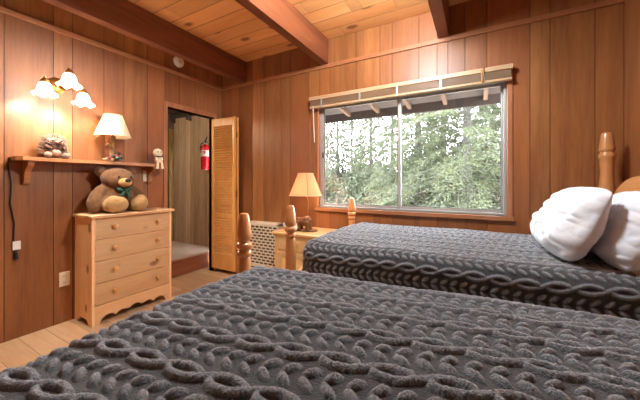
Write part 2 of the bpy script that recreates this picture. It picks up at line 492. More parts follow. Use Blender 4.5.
def louver_leaf(mb, x0, x1, yf, z0, z1, th=.028, knobside=True):
    st = .042
    mb.box((x0, yf, z0), (x0 + st, yf + th, z1), bevel=.003, tone=.4)
    mb.box((x1 - st, yf, z0), (x1, yf + th, z1), bevel=.003, tone=.6)
    rails = [(z0, z0 + .2), (z0 + .665, z0 + .72), (z1 - .1, z1)]
    for a, b in rails: mb.box((x0 + st, yf + .002, a), (x1 - st, yf + th - .002, b), bevel=.002, tone=.55)
def slats(x0, x1, yf, z0, z1, th=.028):
    mb = MB()
    for a, b in ((z0 + .2, z0 + .665), (z0 + .72, z1 - .1)):
        n = int((b - a) / .0315)
        for i in range(n):
            z = a + (i + .5) * (b - a) / n
            R = T((0, yf + th / 2, z)) @ Matrix.Rotation(rad(45), 4, 'X')
            mb.box((x0 + .042, -.019, -.003), (x1 - .042, .019, .003), M=R, tone=random.random())
    return mb
t = thing('door_1', (-2.9, 2.615, 0), 'folded louvered bifold door of honey coloured pine standing open by the doorway', 'door', kind='structure')
LX0, LX1, LZ0, LZ1 = -3.085, -2.672, .055, 2.012
mb = MB(); louver_leaf(mb, LX0, LX1, 2.60, LZ0, LZ1); mb.build('front_panel', M['louver'], t)
slats(LX0, LX1, 2.60, LZ0, LZ1).build('louver_slats', M['louver'], t)
mb = MB(); louver_leaf(mb, LX0 + .05, LX1, 2.65, LZ0, LZ1); mb.build('rear_panel', M['louver'], t)
slats(LX0 + .05, LX1, 2.65, LZ0, LZ1).build('louver_slats', M['louver'], t)
MB().lathe([(.0, -.022), (.012, -.02), (.014, -.012), (.006, -.006), (.006, 0)], T((LX0 + .022, 2.60, 1.0)) @ Matrix.Rotation(-PI / 2, 4, 'X'), 16).build('knob', M['brass'], t)
for z in (.3, 1.0, 1.75):
    MB().box((LX1 - .004, 2.628, z), (LX1 + .004, 2.65, z + .07)).build('hinge', M['brass'], t)

# fire extinguisher on the hall wall
ex, ey = -3.535, 2.865
t = thing('fire_extinguisher', (ex, ey, 1.37), 'red fire extinguisher hanging on the panelled hall wall', 'fire extinguisher')
MB().lathe([(0, 1.37), (.05, 1.372), (.06, 1.385), (.062, 1.40), (.062, 1.68), (.055, 1.71), (.035, 1.735), (.02, 1.745), (0, 1.745)], T((ex, ey, 0)), 28).build('tank', M['redpaint'], t)
mb = MB(); mb.cap = False
mb.lathe([(.0628, 1.565), (.0628, 1.655)], T((ex, ey, 0)), 28)
lb = mb.build('label', M['paper'], t)
mb = MB()
for a0, a1, z0, z1 in ((-135, -110, 1.60, 1.645), (-100, -75, 1.615, 1.645), (-60, -35, 1.60, 1.645), (-100, -80, 1.58, 1.60)):
    for k in range(4):
        p, q = rad(a0 + (a1 - a0) * k / 4), rad(a0 + (a1 - a0) * (k + 1) / 4); r = .0634
        mb.quad([(ex + r * math.cos(p), ey + r * math.sin(p), z0), (ex + r * math.cos(q), ey + r * math.sin(q), z0), (ex + r * math.cos(q), ey + r * math.sin(q), z1), (ex + r * math.cos(p), ey + r * math.sin(p), z1)])
mb.build('printing', M['redink'], lb)
mb = MB().lathe([(.018, 1.745), (.02, 1.765), (.016, 1.785), (0, 1.79)], T((ex, ey, 0)), 16)
mb.build('valve', M['steel'], t)
mb = MB()
mb.tube([(ex - .02, ey, 1.775), (ex + .03, ey - .02, 1.795), (ex + .085, ey - .035, 1.845)], [.011, .011, .008])
mb.tube([(ex - .02, ey, 1.765), (ex + .04, ey - .02, 1.765), (ex + .09, ey - .035, 1.772)], [.008, .008, .007])
mb.build('handle', M['black'], t)
MB().tube([(ex - .015, ey, 1.772), (ex - .06, ey - .02, 1.76), (ex - .082, ey - .02, 1.70), (ex - .08, ey - .015, 1.62), (ex - .072, ey - .01, 1.56)], .009).build('hose', M['black'], t)
MB().box((ex - .02, ey + .062, 1.5), (ex + .02, HY, 1.62)).build('bracket', M['steel'], t)

# ------------------------------------------------------------------ window
def make_window(name, x0, x1, z0, z1, yin, sgn, label, sill=True):
    """sgn=+1: outside is +y"""
    t = thing(name, ((x0 + x1) / 2, yin, z0), label, 'window', kind='structure')
    Y = lambda a, b: (min(yin + sgn * a, yin + sgn * b), max(yin + sgn * a, yin + sgn * b))
    def bx(mb, xa, xb, ya, yb, za, zb, bev=.003):
        p, q = Y(ya, yb); mb.box((xa, p, za), (xb, q, zb), bevel=bev)
    mb = MB(); e = .022
    bx(mb, x0 - .012, x0 + .006, -.012, .11, z0, z1); bx(mb, x1 - .006, x1 + .03, -.012, .11, z0, z1)
    bx(mb, x0 - .012, x1 + .03, -.012, .11, z1 - .006, z1 + .05)
    mb.build('casing', M['case'], t)
    if sill:
        mb = MB(); bx(mb, x0 - .03, x1 + .04, -.03, .11, z0 - .035, z0, .004); mb.build('sill', M['railX'], t)
    mb = MB()
    a0, a1, b0, b1 = x0 + .006, x1 - .006, z0, z1 - .006
    bx(mb, a0, a0 + e, .03, .10, b0, b1); bx(mb, a1 - e, a1, .03, .10, b0, b1)
    bx(mb, a0 + e, a1 - e, .03, .10, b0, b0 + .018); bx(mb, a0 + e, a1 - e, .03, .10, b1 - e, b1)
    mb.build('frame', M['alum'], t)
    xm = x0 + (x1 - x0) * .497
    def sash(xa, xb, ya, yb, w, wr):
        mb = MB()
        za, zb = b0 + .02, b1 - e
        bx(mb, xa, xa + w, ya, yb, za, zb); bx(mb, xb - wr, xb, ya, yb, za, zb)
        bx(mb, xa + w, xb - wr, ya, yb, za, za + .022); bx(mb, xa + w, xb - wr, ya, yb, zb - .022, zb)
        s = mb.build('sash', M['alum'], t)
        mb = MB(); ym = (ya + yb) / 2
        bx(mb, xa + w - .004, xb - wr + .004, ym - .002, ym + .002, za + .018, zb - .018, 0)
        mb.build('pane', M['glass'], s)
        mb = MB()
        g = .004
        bx(mb, xa + w, xa + w + g, ya + .002, yb - .002, za + .022, zb - .022, 0); bx(mb, xb - wr - g, xb - wr, ya + .002, yb - .002, za + .022, zb - .022, 0)
        bx(mb, xa + w, xb - wr, ya + .002, yb - .002, za + .022, za + .022 + g, 0)
        mb.build('gasket', M['alumdark'], s)
        return s
    s = sash(a0 + e, xm + .02, .036, .06, .026, .028)
    sash(xm - .012, a1 - e, .066, .09, .026, .016)
    mb = MB(); bx(mb, a0 + e + .006, a0 + e + .02, .022, .036, z0 + .55, z0 + .61, .002); mb.build('latch', M['alumdark'], s)
    return t
make_window('window_1', WX0, WX1, WZ0, WZ1, YB, 1, 'wide sliding window with grey metal frame looking out on conifers')

# raised mini blind
BX0, BX1 = -1.625, .243
t = thing('window_blind', (-.69, 2.71, 1.98), 'raised slatted blind bunched under its headrail across the window top', 'blind')
MB().box((BX0, 2.675, 2.078), (BX1, 2.735, 2.115), bevel=.006).build('headrail', M['blindrail'], t)
mb = MB()
for i in range(11):
    z = 2.012 + i * .0058
    a = random.uniform(-.002, .002)
    mb.box((BX0 + .012 + a, 2.682, z), (BX1 - .012 + a, 2.728, z + .0022), tone=random.random())
mb.build('slat_stack', M['blind'], t)
MB().box((BX0 + .005, 2.68, 1.992), (BX1 - .005, 2.73, 2.010), bevel=.004).build('bottom_rail', M['blindrail'], t)
for x in (BX0 + .16, -1.03, -.66, -.28, BX1 - .2):
    MB().box((x - .008, 2.672, 1.990), (x + .008, 2.676, 2.08)).build('ladder_tape', M['alum'], t)
MB().tube([(BX1 - .215, 2.672, 2.10), (BX1 - .215, 2.664, 2.06), (BX1 - .21, 2.668, 1.985)], .004).tube([(BX1 - .2, 2.672, 2.12), (BX1 - .2, 2.66, 2.09), (BX1 - .205, 2.664, 2.02), (BX1 - .2, 2.668, 1.99)], .004).build('lift_cord', M['brass'], t)
MB().tube([(BX0 + .06, 2.668, 2.01), (BX0 + .062, 2.68, 1.8), (BX0 + .058, 2.70, 1.62)], .004, 6).build('tilt_wand', M['white'], t)

# ------------------------------------------------------------------ things on the left wall
t = thing('wall_outlet', (XL, 1.055, .3), 'ivory electrical outlet low on the wall left of the dresser', 'outlet')
MB().box((XL + .001, 1.018, .305), (XL + .008, 1.092, .425), bevel=.004).build('plate', M['ivory'], t)
for z in (.338, .392):
    s = MB().lathe([(.0, .0005), (.017, .0005), (.017, .003), (0, .003)], T((XL + .007, 1.055, z)) @ Matrix.Rotation(PI / 2, 4, 'Y'), 20).build('socket', M['ivory'], t)
    MB().box((XL + .0098, 1.048, z - .006), (XL + .0108, 1.0505, z + .006)).box((XL + .0098, 1.0595, z - .006), (XL + .0108, 1.062, z + .006)).build('slots', M['slot'], s)
t = thing('light_switch', (XL, 1.735, 1.19), 'ivory light switch plate on the wall under the right end of the shelf', 'switch')
MB().box((XL + .001, 1.70, 1.19), (XL + .007, 1.77, 1.305), bevel=.003).build('plate', M['ivory'], t)
MB().box((XL + .006, 1.73, 1.238), (XL + .016, 1.74, 1.256), bevel=.002).build('toggle', M['slot'], t)
t = thing('smoke_detector', (XL, 2.1, 2.53), 'round white smoke detector on the wall above the rail', 'smoke detector')
R = T((XL, 2.1, 2.586)) @ Matrix.Rotation(PI / 2, 4, 'Y')
MB().lathe([(0, .001), (.062, .001), (.062, .012), (.056, .014), (.054, .03), (.045, .038), (.0, .04)], R, 32).build('housing', M['white'], t)
MB().lathe([(.028, .0385), (.03, .0405), (.024, .042), (0, .042)], R, 24).build('vent', M['ivory'], t)

# shelf with brackets
SZ = 1.372
t = thing('wall_shelf', (XL, 1.3, SZ - .2), 'long wooden wall shelf on curved brackets above the dresser', 'shelf')
poly = [(.0, .73), (.13, .73), (.158, .765), (.158, 1.86), (.0, 1.86)]
MB().prism(poly, lambda a, b, c: (XL + .001 + a, b, SZ - .028 + c), .028).build('board', M['shelf'], t)
for y in (.80, 1.735):
    pr = [(0, 0), (.125, 0), (.125, -.022), (.105, -.045), (.07, -.065), (.048, -.1), (.045, -.14), (.035, -.165), (.018, -.178), (0, -.178)]
    MB().prism(pr, lambda a, b, c: (XL + .001 + a, y + c, SZ - .029 + b), .035).build('bracket', M['shelf'], t)

# sconce
t = thing('wall_sconce', (XL, 1.02, 1.85), 'brass wall sconce with three frosted bell glass shades above the shelf', 'wall lamp')
MB().lathe([(0, .001), (.06, .001), (.062, .008), (.05, .018), (.025, .026), (0, .028)], T((XL, 1.0, 1.985)) @ Matrix.Rotation(PI / 2, 4, 'Y'), 28).build('backplate', M['brass'], t)
SC = [(-2.80, .854, 1.925, -.02), (-2.79, 1.085, 1.905, .0), (-2.68, .955, 2.0, .0)]
prof = [(.020, 0), (.030, -.004), (.044, -.02), (.052, -.045), (.055, -.066), (.066, -.084), (.086, -.098), (.089, -.101), (.084, -.097), (.063, -.081), (.052, -.064), (.049, -.045), (.041, -.022), (.02, -.006)]
def ruf(i, a, r, z):
    w = max(0, (-z - .06) / .04); return r * (1 + .06 * w * math.cos(7 * a)), z + .010 * w * math.cos(7 * a + .6)
for i, (x, y, z, tl) in enumerate(SC):
    arm = MB().tube([(XL + .02, 1.0 + (y - 1.0) * .1, 1.985), (XL + .06, 1.0 + (y - 1.0) * .35, 1.955), ((XL + x) / 2 + .03, 1.0 + (y - 1.0) * .7, (z + 1.985) / 2 + .0), (x - .03, y - (y - 1.0) * .1, z + .035), (x - .008, y, z + .036), (x, y, z + .022)], .0065).build('arm', M['brass'], t)
    MB().lathe([(0, .045), (.006, .043), (.005, .032), (.013, .026), (.024, .012), (.026, -.004), (.022, -.008), (.0, -.008)], T((x, y, z)), 20).build('socket_cap', M['brass'], arm)
    mb = MB(); mb.cap = False
    mb.lathe([(r * .82, q * .95) for r, q in prof], T((x, y, z)), 42, ruffle=ruf)
    g = mb.build('glass_shade', M['frost'], t)
    MB().lathe([(0, -.012), (.011, -.014), (.012, -.018), (.016, -.026), (.016, -.034), (.011, -.042), (0, -.045)], T((x, y, z)), 16).build('bulb', M['bulb'], g)
def point(name, loc, e, col, r=.03):
    l = bpy.data.lights.new(name, 'POINT'); l.energy = e; l.color = col; l.shadow_soft_size = r
    o = bpy.data.objects.new(name, l); COL.objects.link(o); o.location = loc; return o
for i, (x, y, z, tl) in enumerate(SC): point('sconce_light', (x, y, z - .066), 6.2, (1, .95, .87), .014)

# lamps ------------------------------------------------------------
def shade(mb, cx, cy, zb, rb, zt, rt):
    mb.cap = False
    mb.lathe([(rb, zb), (rb * .5 + rt * .5, (zb + zt) / 2), (rt, zt), (rt - .003, zt), (rb * .5 + rt * .5 - .003, (zb + zt) / 2), (rb - .003, zb), (rb, zb)], T((cx, cy, 0)), 40)
    return mb
def ring(mb, cx, cy, z, r, w):
    mb.tube([(cx + r * math.cos(2 * PI * k / 40), cy + r * math.sin(2 * PI * k / 40), z) for k in range(41)], w, 6, caps=False)
    return mb
lx, ly = -2.935, 1.365
t = thing('shelf_lamp', (lx, ly, SZ), 'small lamp with white shade and log stem standing on the wall shelf', 'lamp')
SH = shade(MB(), lx, ly, 1.60, .142, 1.80, .072).build('lamp_shade', M['shadewhite'], t)
for z, r in ((1.602, .142), (1.798, .072)): ring(MB(), lx, ly, z, r, .003).build('shade_trim', M['ivory'], SH)
MB().tube([(lx, ly, SZ + .04), (lx + .002, ly - .002, SZ + .12), (lx, ly, SZ + .235)], [.024, .021, .02], 14).tube([(lx, ly, SZ + .12), (lx + .03, ly - .05, SZ + .15), (lx + .035, ly - .065, SZ + .148)], [.012, .012, .014], 8).build('log_stem', M['log'], t)
MB().lathe([(.012, SZ + .235), (.014, SZ + .27), (.012, SZ + .30), (0, SZ + .30)], T((lx, ly, 0)), 14).build('socket', M['brass'], t)
MB().lathe([(0, SZ + .30), (.016, SZ + .305), (.026, SZ + .345), (.018, SZ + .375), (0, SZ + .385)], T((lx, ly, 0)), 14).build('bulb', M['bulbdim'], t)
mb = MB()
random.seed(21)
for k in range(26):
    a = random.uniform(0, 2 * PI); r = random.uniform(.02, .078)
    mb.ell((lx + r * .85 * math.cos(a), ly + r * math.sin(a), SZ + .012 + (.08 - r) * .4), (random.uniform(.012, .02), random.uniform(.012, .022), .0115), sub=2)
bs = mb.build('base', M['stone'], t)
fl = MB()
for dx, dy, dz, r, mi in ((.04, .01, .05, .022, 0), (.05, .04, .035, .02, 1), (.035, -.02, .045, .02, 2), (.055, .015, .03, .022, 2), (.03, .03, .075, .018, 1), (.05, -.045, .03, .018, 0)):
    fl.ell((lx + dx, ly + dy, SZ + dz), (r, r, r * .9), mi=mi, sub=2)
fl.build('flower_cluster', [M['berry'], M['darkblue'], M['leafdark']], t)
point('shelf_lamp_light', (lx, ly, 1.782), .5, (1, .78, .52))

# hedgehog on the shelf
hx, hy = -2.965, .955
t = thing('plush_hedgehog', (hx, hy, SZ), 'small plush hedgehog sitting on the left part of the wall shelf', 'stuffed toy')
mb = MB().ell((hx, hy, SZ + .068), (.06, .072, .068)).ell((hx + .008, hy, SZ + .122), (.05, .06, .052))
mb.ell((hx - .005, hy + .075, SZ + .033), (.03, .038, .032))
body = smooth_remesh(mb.build('body', M['quill'], t), .008, 3)
MB().ell((hx + .04, hy, SZ + .116), (.028, .044, .038)).ell((hx + .04, hy, SZ + .085), (.03, .038, .04)).build('face', M['hedgeface'], t)
MB().ell((hx + .055, hy, SZ + .042), (.018, .03, .03)).build('belly', M['hedgesnout'], t)
for s in (-1, 1): MB().tube([(hx + .03, hy + s * .056, SZ + .092), (hx + .058, hy + s * .05, SZ + .078), (hx + .072, hy + s * .034, SZ + .072)], [.016, .016, .012], 10).build('arm', M['hedgeface'], t)
MB().ell((hx + .072, hy + .008, SZ + .124), (.018, .018, .013)).build('snout', M['hedgesnout'], t)
MB().ell((hx + .09, hy + .009, SZ + .127), (.005, .006, .005), sub=2).build('nose', M['black'], t)
for s in (-1, 1): MB().ell((hx + .066, hy + s * .026 + .004, SZ + .137), (.005, .006, .006), sub=2).build('eye', M['black'], t)
for s in (-1, 1): MB().ell((hx + .058, hy + s * .05, SZ + .024), (.02, .026, .023)).build('foot', M['quill'], t)
mb = MB()
random.seed(5)
for k in range(420):
    u = random.uniform(-.5, 1); a = random.uniform(0, 2 * PI); q = math.sqrt(max(0, 1 - u * u))
    d = Vector((q * math.cos(a), q * math.sin(a), u))
    if d.x > .5 and abs(d.y) < .6 and d.z < .6: continue
    top = random.random() < .6
    c, r = ((hx + .012, hy, SZ + .125), (.048, .062, .05)) if top else ((hx, hy, SZ + .07), (.06, .08, .065))
    p = Vector(c) + Vector((d.x * r[0], d.y * r[1], d.z * r[2]))
    if p.z < SZ + .02: continue
    e = p + (d + Vector((random.uniform(-.4, .4), random.uniform(-.4, .4), random.uniform(-.3, .4)))).normalized() * random.uniform(.018, .034)
    if e.x < XL + .004 or e.z < SZ + .003: continue
    mb.tube([p, (p + e) / 2, e], [.004, .003, .0006], 5)
mb.build('quills', M['quill'], t)['kind'] = 'stuff'

# little doll sitting on the edge of the shelf
dx, dy = -2.925, 1.775
t = thing('sitting_doll', (dx, dy, SZ), 'little cream doll sitting on the right end of the wall shelf, legs dangling', 'doll')
smooth_remesh(MB().ell((dx, dy, SZ + .045), (.03, .034, .045)).ell((dx + .005, dy, SZ + .118), (.042, .046, .045)).ell((dx + .028, dy - .03, SZ + .05), (.014, .013, .026)).ell((dx + .028, dy + .03, SZ + .05), (.014, .013, .026)).build('body', M['cream'], t), .006, 4)
for s in (-1, 1):
    MB().tube([(dx + .012, dy + s * .02, SZ + .017), (dx + .04, dy + s * .022, SZ + .017), (dx + .041, dy + s * .024, SZ - .02), (dx + .045, dy + s * .026, SZ - .05)], [.014, .013, .011, .015], 10).build('leg', M['cream'], t)
    MB().ell((dx + .045, dy + s * .016 - .006, SZ + .124), (.004, .006, .007), sub=2).build('eye', M['black'], t)
MB().tube([(dx + .02, dy - .034, SZ + .078), (dx + .035, dy, SZ + .074), (dx + .02, dy + .034, SZ + .078)], .006, 6).build('scarf', M['slot'], t)

# hanging cord
mb = MB()
cz = [(XL + .045, .742, SZ - .004), (XL + .03, .728, SZ - .015), (XL + .012, .724, SZ - .06), (XL + .009, .742, SZ - .2), (XL + .009, .735, SZ - .35), (XL + .009, .757, SZ - .5), (XL + .009, .752, SZ - .62), (XL + .009, .762, SZ - .70)]
t = thing('power_cord', (XL, .75, .6), 'black power cord hanging down the wall from the left end of the shelf', 'cord')
mb.tube(cz, .0045, 8).build('cable', M['black'], t)
MB().box((XL + .004, .745, SZ - .70), (XL + .016, .79, SZ - .635), bevel=.003).build('tag', M['white'], t)
MB().tube([(XL + .012, .762, SZ - .70), (XL + .013, .764, SZ - .735), (XL + .013, .765, SZ - .77)], [.006, .012, .015], 8).build('plug', M['black'], t)

# ------------------------------------------------------------------ dresser
dx0, dx1, dy0, dy1, dz1 = XL + .012, -2.742, 1.122, 1.808, .888
t = thing('dresser', ((dx0 + dx1) / 2, (dy0 + dy1) / 2, 0), 'knotty pine dresser with four drawers against the panelled wall', 'dresser')
side = [(dx0, 0), (dx0 + .05, 0), (dx0 + .09, .045), (dx1 - .09, .045), (dx1 - .05, 0), (dx1, 0), (dx1, dz1), (dx0, dz1)]
for y in (dy0, dy1 - .02):
    MB().prism(side, lambda a, b, c: (a, y + c, b), .02, tone=random.random()).build('side_panel', M['pineZ'], t)
MB().box((dx0, dy0 - .018, dz1), (dx1 + .03, dy1 + .018, dz1 + .024), bevel=.006, tone=.7).build('top', M['pineY'], t)
MB().box((dx0, dy0 + .02, .1), (dx0 + .008, dy1 - .02, dz1)).build('back_panel', M['pineZ'], t)
# scalloped apron
n = 60; ap = [(dy0 + .02, .158), (dy0 + .02, .0)]
ap += [(dy0 + .055, 0)]
for k in range(n + 1):
    s = k / n; y = dy0 + .07 + (dy1 - dy0 - .14) * s
    z = .035 + .028 * abs(math.sin(s * PI * 5)) ** .7 + (.012 if .38 < s < .62 else 0)
    ap.append((y, z))
ap += [(dy1 - .055, 0), (dy1 - .02, 0), (dy1 - .02, .158)]
MB().prism(ap, lambda a, b, c: (dx1 - .004 - c, a, b), .018, tone=.3).build('apron', M['pineY'], t)
MB().box((dx0 + .008, dy0 + .02, .158), (dx1 - .022, dy1 - .02, .17)).build('bottom_panel', M['pineY'], t)
for i in range(4):
    z0 = .163 + i * .182
    d = MB().box((dx1 - .02, dy0 + .022, z0), (dx1, dy1 - .022, z0 + .177), bevel=.004, tone=[.35, .6, .45, .8][i])
    d.box((dx0 + .03, dy0 + .03, z0 + .012), (dx1 - .021, dy0 + .042, z0 + .15)); d.box((dx0 + .03, dy1 - .042, z0 + .012), (dx1 - .021, dy1 - .03, z0 + .15))
    d = d.build('drawer', M['pineY'], t)
    for y in (dy0 + .165, dy1 - .145):
        MB().lathe([(.011, 0), (.009, .008), (.012, .014), (.019, .02), (.02, .027), (.014, .034), (0, .036)], T((dx1 - .001, y, z0 + .098)) @ Matrix.Rotation(PI / 2, 4, 'Y'), 20).build('knob', M['knob'], d)

# teddy bear
bx_, by_, bz_ = -2.915, 1.395, dz1 + .024
t = thing('teddy_bear', (bx_, by_, bz_), 'brown teddy bear with a green bow sitting on top of the dresser', 'stuffed toy')
P = lambda x, y, z: (bx_ + x, by_ + y, bz_ + z)
mb = MB()
mb.ell(P(-.01, 0, .125), (.105, .135, .125)).ell(P(-.01, 0, .205), (.085, .115, .06))
Rh = Matrix.Rotation(rad(8), 4, 'Z')
mb.ell(P(.005, .0, .305), (.105, .138, .098)).ell(P(.045, .005, .285), (.09, .115, .078))
for s in (-1, 1):
    mb.ell(P(-.03, s * .122, .365), (.028, .052, .05))
    mb.tube([P(-.02, s * .115, .205), P(.0, s * .165, .15), P(.03, s * .195, .085), P(.04, s * .2, .058)], [.05, .056, .06, .05], 14)
    mb.ell(P(.042, s * .2, .055), (.05, .05, .05)); mb.ell(P(-.02, s * .11, .2), (.055, .055, .05))
    mb.tube([P(.01, s * .085, .075), P(.1, s * .105, .07), P(.15, s * .11, .068)], [.07, .066, .06], 14)
    mb.ell(P(.01, s * .085, .075), (.07, .075, .073))
smooth_remesh(mb.build('body', M['bear'], t), .009, 6)
for s in (-1, 1):
    f = MB().ell(P(.165, s * .112, .08), (.052, .066, .078)).ell(P(.12, s * .108, .07), (.07, .064, .066))
    if s < 0: f.ell(P(.172, -.07, .076), (.05, .075, .07))
    smooth_remesh(f.build('foot', M['bearpale'], t), .009, 5)
    MB().ell(P(-.008, s * .124, .368), (.014, .034, .034)).build('inner_ear', M['bear'], t)
    MB().ell(P(.117, s * .05 + .005, .318), (.009, .01, .01), sub=2).build('eye', M['black'], t)
MB().ell(P(.128, .0, .268), (.05, .054, .042)).build('muzzle', M['bearpale'], t)
MB().ell(P(.176, .0, .286), (.014, .024, .017)).build('nose', M['black'], t)
mb = MB()
for s in (-1, 1):
    mb.ell(P(.105, .006 + s * .033, .202), (.014, .032, .02), Matrix.Rotation(s * .25, 4, 'X'))
    mb.tube([P(.11, .006, .2), P(.118, .006 + s * .018, .17), P(.115, .006 + s * .03, .145)], [.008, .012, .014], 6)
mb.ell(P(.115, .006, .203), (.014, .014, .014))
mb.build('bow', M['ribbon'], t)

# ------------------------------------------------------------------ wall heater
hx0, hx1, hz0, hz1, hyf = -2.50, -1.98, .06, .70, 2.60
t = thing('wall_heater', ((hx0 + hx1) / 2, 2.68, hz0), 'cream wall heater with a grille low on the wall beside the nightstand', 'heater')
mb = MB(); w = .03
mb.box((hx0, hyf, hz0), (hx0 + w, YB - .002, hz1), bevel=.006).box((hx1 - w, hyf, hz0), (hx1, YB - .002, hz1), bevel=.006).box((hx0, hyf, hz1 - .03), (hx1, YB - .002, hz1), bevel=.006)
mb.box((hx0 + w, hyf, hz0 + .12), (hx1 - w, hyf + .02, hz0 + .15), bevel=.003).box((hx0 + w, hyf, hz0), (hx1 - w, hyf + .02, hz0 + .03), bevel=.003)
mb.build('housing', M['heater'], t)
MB().box((hx0 + w, hyf + .06, hz0 + .01), (hx1 - w, hyf + .08, hz1 - .03)).build('core', M['heatdark'], t)
mb = MB()
NR = 13; zz0, zz1 = hz0 + .15, hz1 - .03; pz = (zz1 - zz0) / NR
for k in range(NR + 1):
    z = zz0 + k * pz
    mb.box((hx0 + w, hyf + .002, z - .0065), (hx1 - w, hyf + .012, z + .0065))
    if k < NR:
        for j in range(8):
            x = hx0 + w + (j + (.5 if k % 2 else 0)) * .066
            if x < hx1 - w - .005: mb.box((x - .006, hyf + .003, z), (x + .006, hyf + .011, z + pz))
for k in range(4):
    z = hz0 + .03 + k * .03
    mb.box((hx0 + w, hyf + .002, z - .006), (hx1 - w, hyf + .012, z + .006))
mb.build('grille', M['heater'], t)

# ------------------------------------------------------------------ nightstand and what stands on it
nx0, nx1, ny0, ny1, nz = -1.80, -1.27, 2.30, 2.735, .685
t = thing('nightstand', ((nx0 + nx1) / 2, (ny0 + ny1) / 2, 0), 'light pine nightstand with a drawer and a door beyond the foot of the far bed', 'nightstand')
MB().box((nx0 - .025, ny0 - .025, nz - .025), (nx1 + .025, ny1, nz), bevel=.007).build('top', M['night'], t)
mb = MB()
mb.box((nx0, ny0 + .02, 0), (nx0 + .018, ny1, nz - .025)).box((nx1 - .018, ny0 + .02, 0), (nx1, ny1, nz - .025)).box((nx0, ny1 - .01, .05), (nx1, ny1, nz - .025))
mb.box((nx0, ny0, 0), (nx0 + .035, ny0 + .02, nz - .025), bevel=.002).box((nx1 - .035, ny0, 0), (nx1, ny0 + .02, nz - .025), bevel=.002)
mb.box((nx0 + .035, ny0, .04), (nx1 - .035, ny0 + .02, .09), bevel=.002).box((nx0 + .035, ny0, .49), (nx1 - .035, ny0 + .02, .51), bevel=.002)
mb.build('carcass', M['night'], t)
d = MB().box((nx0 + .038, ny0 - .006, .513), (nx1 - .038, ny0 + .014, nz - .028), bevel=.005).build('drawer', M['night'], t)
MB().lathe([(.008, 0), (.015, .014), (.015, .022), (0, .026)], T(((nx0 + nx1) / 2, ny0 - .005, .585)) @ Matrix.Rotation(PI / 2, 4, 'X'), 18).build('knob', M['knob'], d)
mb = MB(); a0, a1 = nx0 + .038, nx1 - .038
mb.box((a0, ny0 - .006, .093), (a0 + .05, ny0 + .014, .487), bevel=.003).box((a1 - .05, ny0 - .006, .093), (a1, ny0 + .014, .487), bevel=.003)
mb.box((a0 + .05, ny0 - .006, .093), (a1 - .05, ny0 + .014, .143), bevel=.003).box((a0 + .05, ny0 - .006, .437), (a1 - .05, ny0 + .014, .487), bevel=.003)
mb.box((a0 + .05, ny0 + .003, .143), (a1 - .05, ny0 + .012, .437))
d = mb.build('door', M['night'], t)
MB().lathe([(.008, 0), (.015, .014), (.015, .022), (0, .026)], T((a1 - .025, ny0 - .005, .36)) @ Matrix.Rotation(PI / 2, 4, 'X'), 18).build('knob', M['knob'], d)

lx, ly = -1.55, 2.49
t = thing('table_lamp', (lx, ly, nz), 'table lamp with a peach cone shade and carved bear base on the nightstand', 'lamp')
SH = shade(MB(), lx, ly, 1.045, .168, 1.275, .078).build('lamp_shade', M['shadepeach'], t)
for z, r in ((1.047, .168), (1.273, .078)): ring(MB(), lx, ly, z, r, .0035).build('shade_trim', M['ivory'], SH)
for a in (-50, 60, 190):
    c, s = math.cos(rad(a)), math.sin(rad(a))
    MB().tube([(lx + .169 * c, ly + .169 * s, 1.045), (lx + .0795 * c, ly + .0795 * s, 1.275)], .003, 6).build('shade_seam', M['log'], SH)
MB().tube([(lx + .012, ly + .03, nz + .02), (lx + .012, ly + .03, nz + .3), (lx, ly, nz + .42)], .006, 10).build('stem', M['brass'], t)
MB().lathe([(0, 1.10), (.014, 1.102), (.022, 1.13), (.028, 1.165), (.018, 1.19), (0, 1.197)], T((lx, ly, 0)), 14).build('bulb', M['bulbdim'], t)
MB().lathe([(0, nz), (.10, nz), (.105, nz + .008), (.098, nz + .018), (0, nz + .02)], T((lx + .02, ly, 0)) @ Matrix.Diagonal((1.1, .75, 1, 1)), 32).build('base', M['log'], t)
mb = MB(); q = nz + .02
B = lambda x, y, z: (lx + .015 + 1.45 * x, ly - .05 + 1.45 * y, q + 1.45 * z)
S = lambda *r: tuple(1.45 * v for v in r)
mb.ell(B(.0, 0, .058), S(.055, .028, .03)).ell(B(.022, 0, .068), S(.032, .027, .028)).ell(B(-.058, -.004, .058), S(.026, .022, .024)).ell(B(-.08, -.006, .05), S(.014, .011, .010))
for sx in (-.036, .036):
    for sy in (-.017, .017): mb.tube([B(sx, sy, -.001), B(sx, sy, .028), B(sx * .9, sy * .8, .058)], S(.014, .014, .02), 10)
for sy in (-.014, .014): mb.ell(B(-.05, sy - .003, .08), S(.006, .006, .008), sub=2)
smooth_remesh(mb.build('bear_figurine', M['carve'], t), .005, 3)
point('table_lamp_light', (lx, ly, 1.082), 1.7, (1, .82, .64))

px_, py_ = -1.655, 2.42
t = thing('ceramic_pot', (px_, py_, nz), 'small white two-handled pot on the nightstand mostly behind the bedpost', 'pot')
mb = MB(); mb.cap = False
mb.lathe([(0, nz), (.045, nz), (.066, nz + .02), (.074, nz + .05), (.064, nz + .075), (.066, nz + .085), (.060, nz + .083), (.068, nz + .05), (.06, nz + .022), (0, nz + .01)], T((px_, py_, 0)), 28).build('body', M['ceramic'], t)
for s in (-1, 1):
    dv = Vector((.8746, .4848, 0)) * s
    c = Vector((px_, py_, 0))
    MB().tube([c + dv * .063 + Vector((0, 0, nz + .075)), c + dv * .094 + Vector((0, 0, nz + .082)), c + dv * .1 + Vector((0, 0, nz + .06)), c + dv * .07 + Vector((0, 0, nz + .035))], .007, 8).build('handle', M['ceramic'], t)

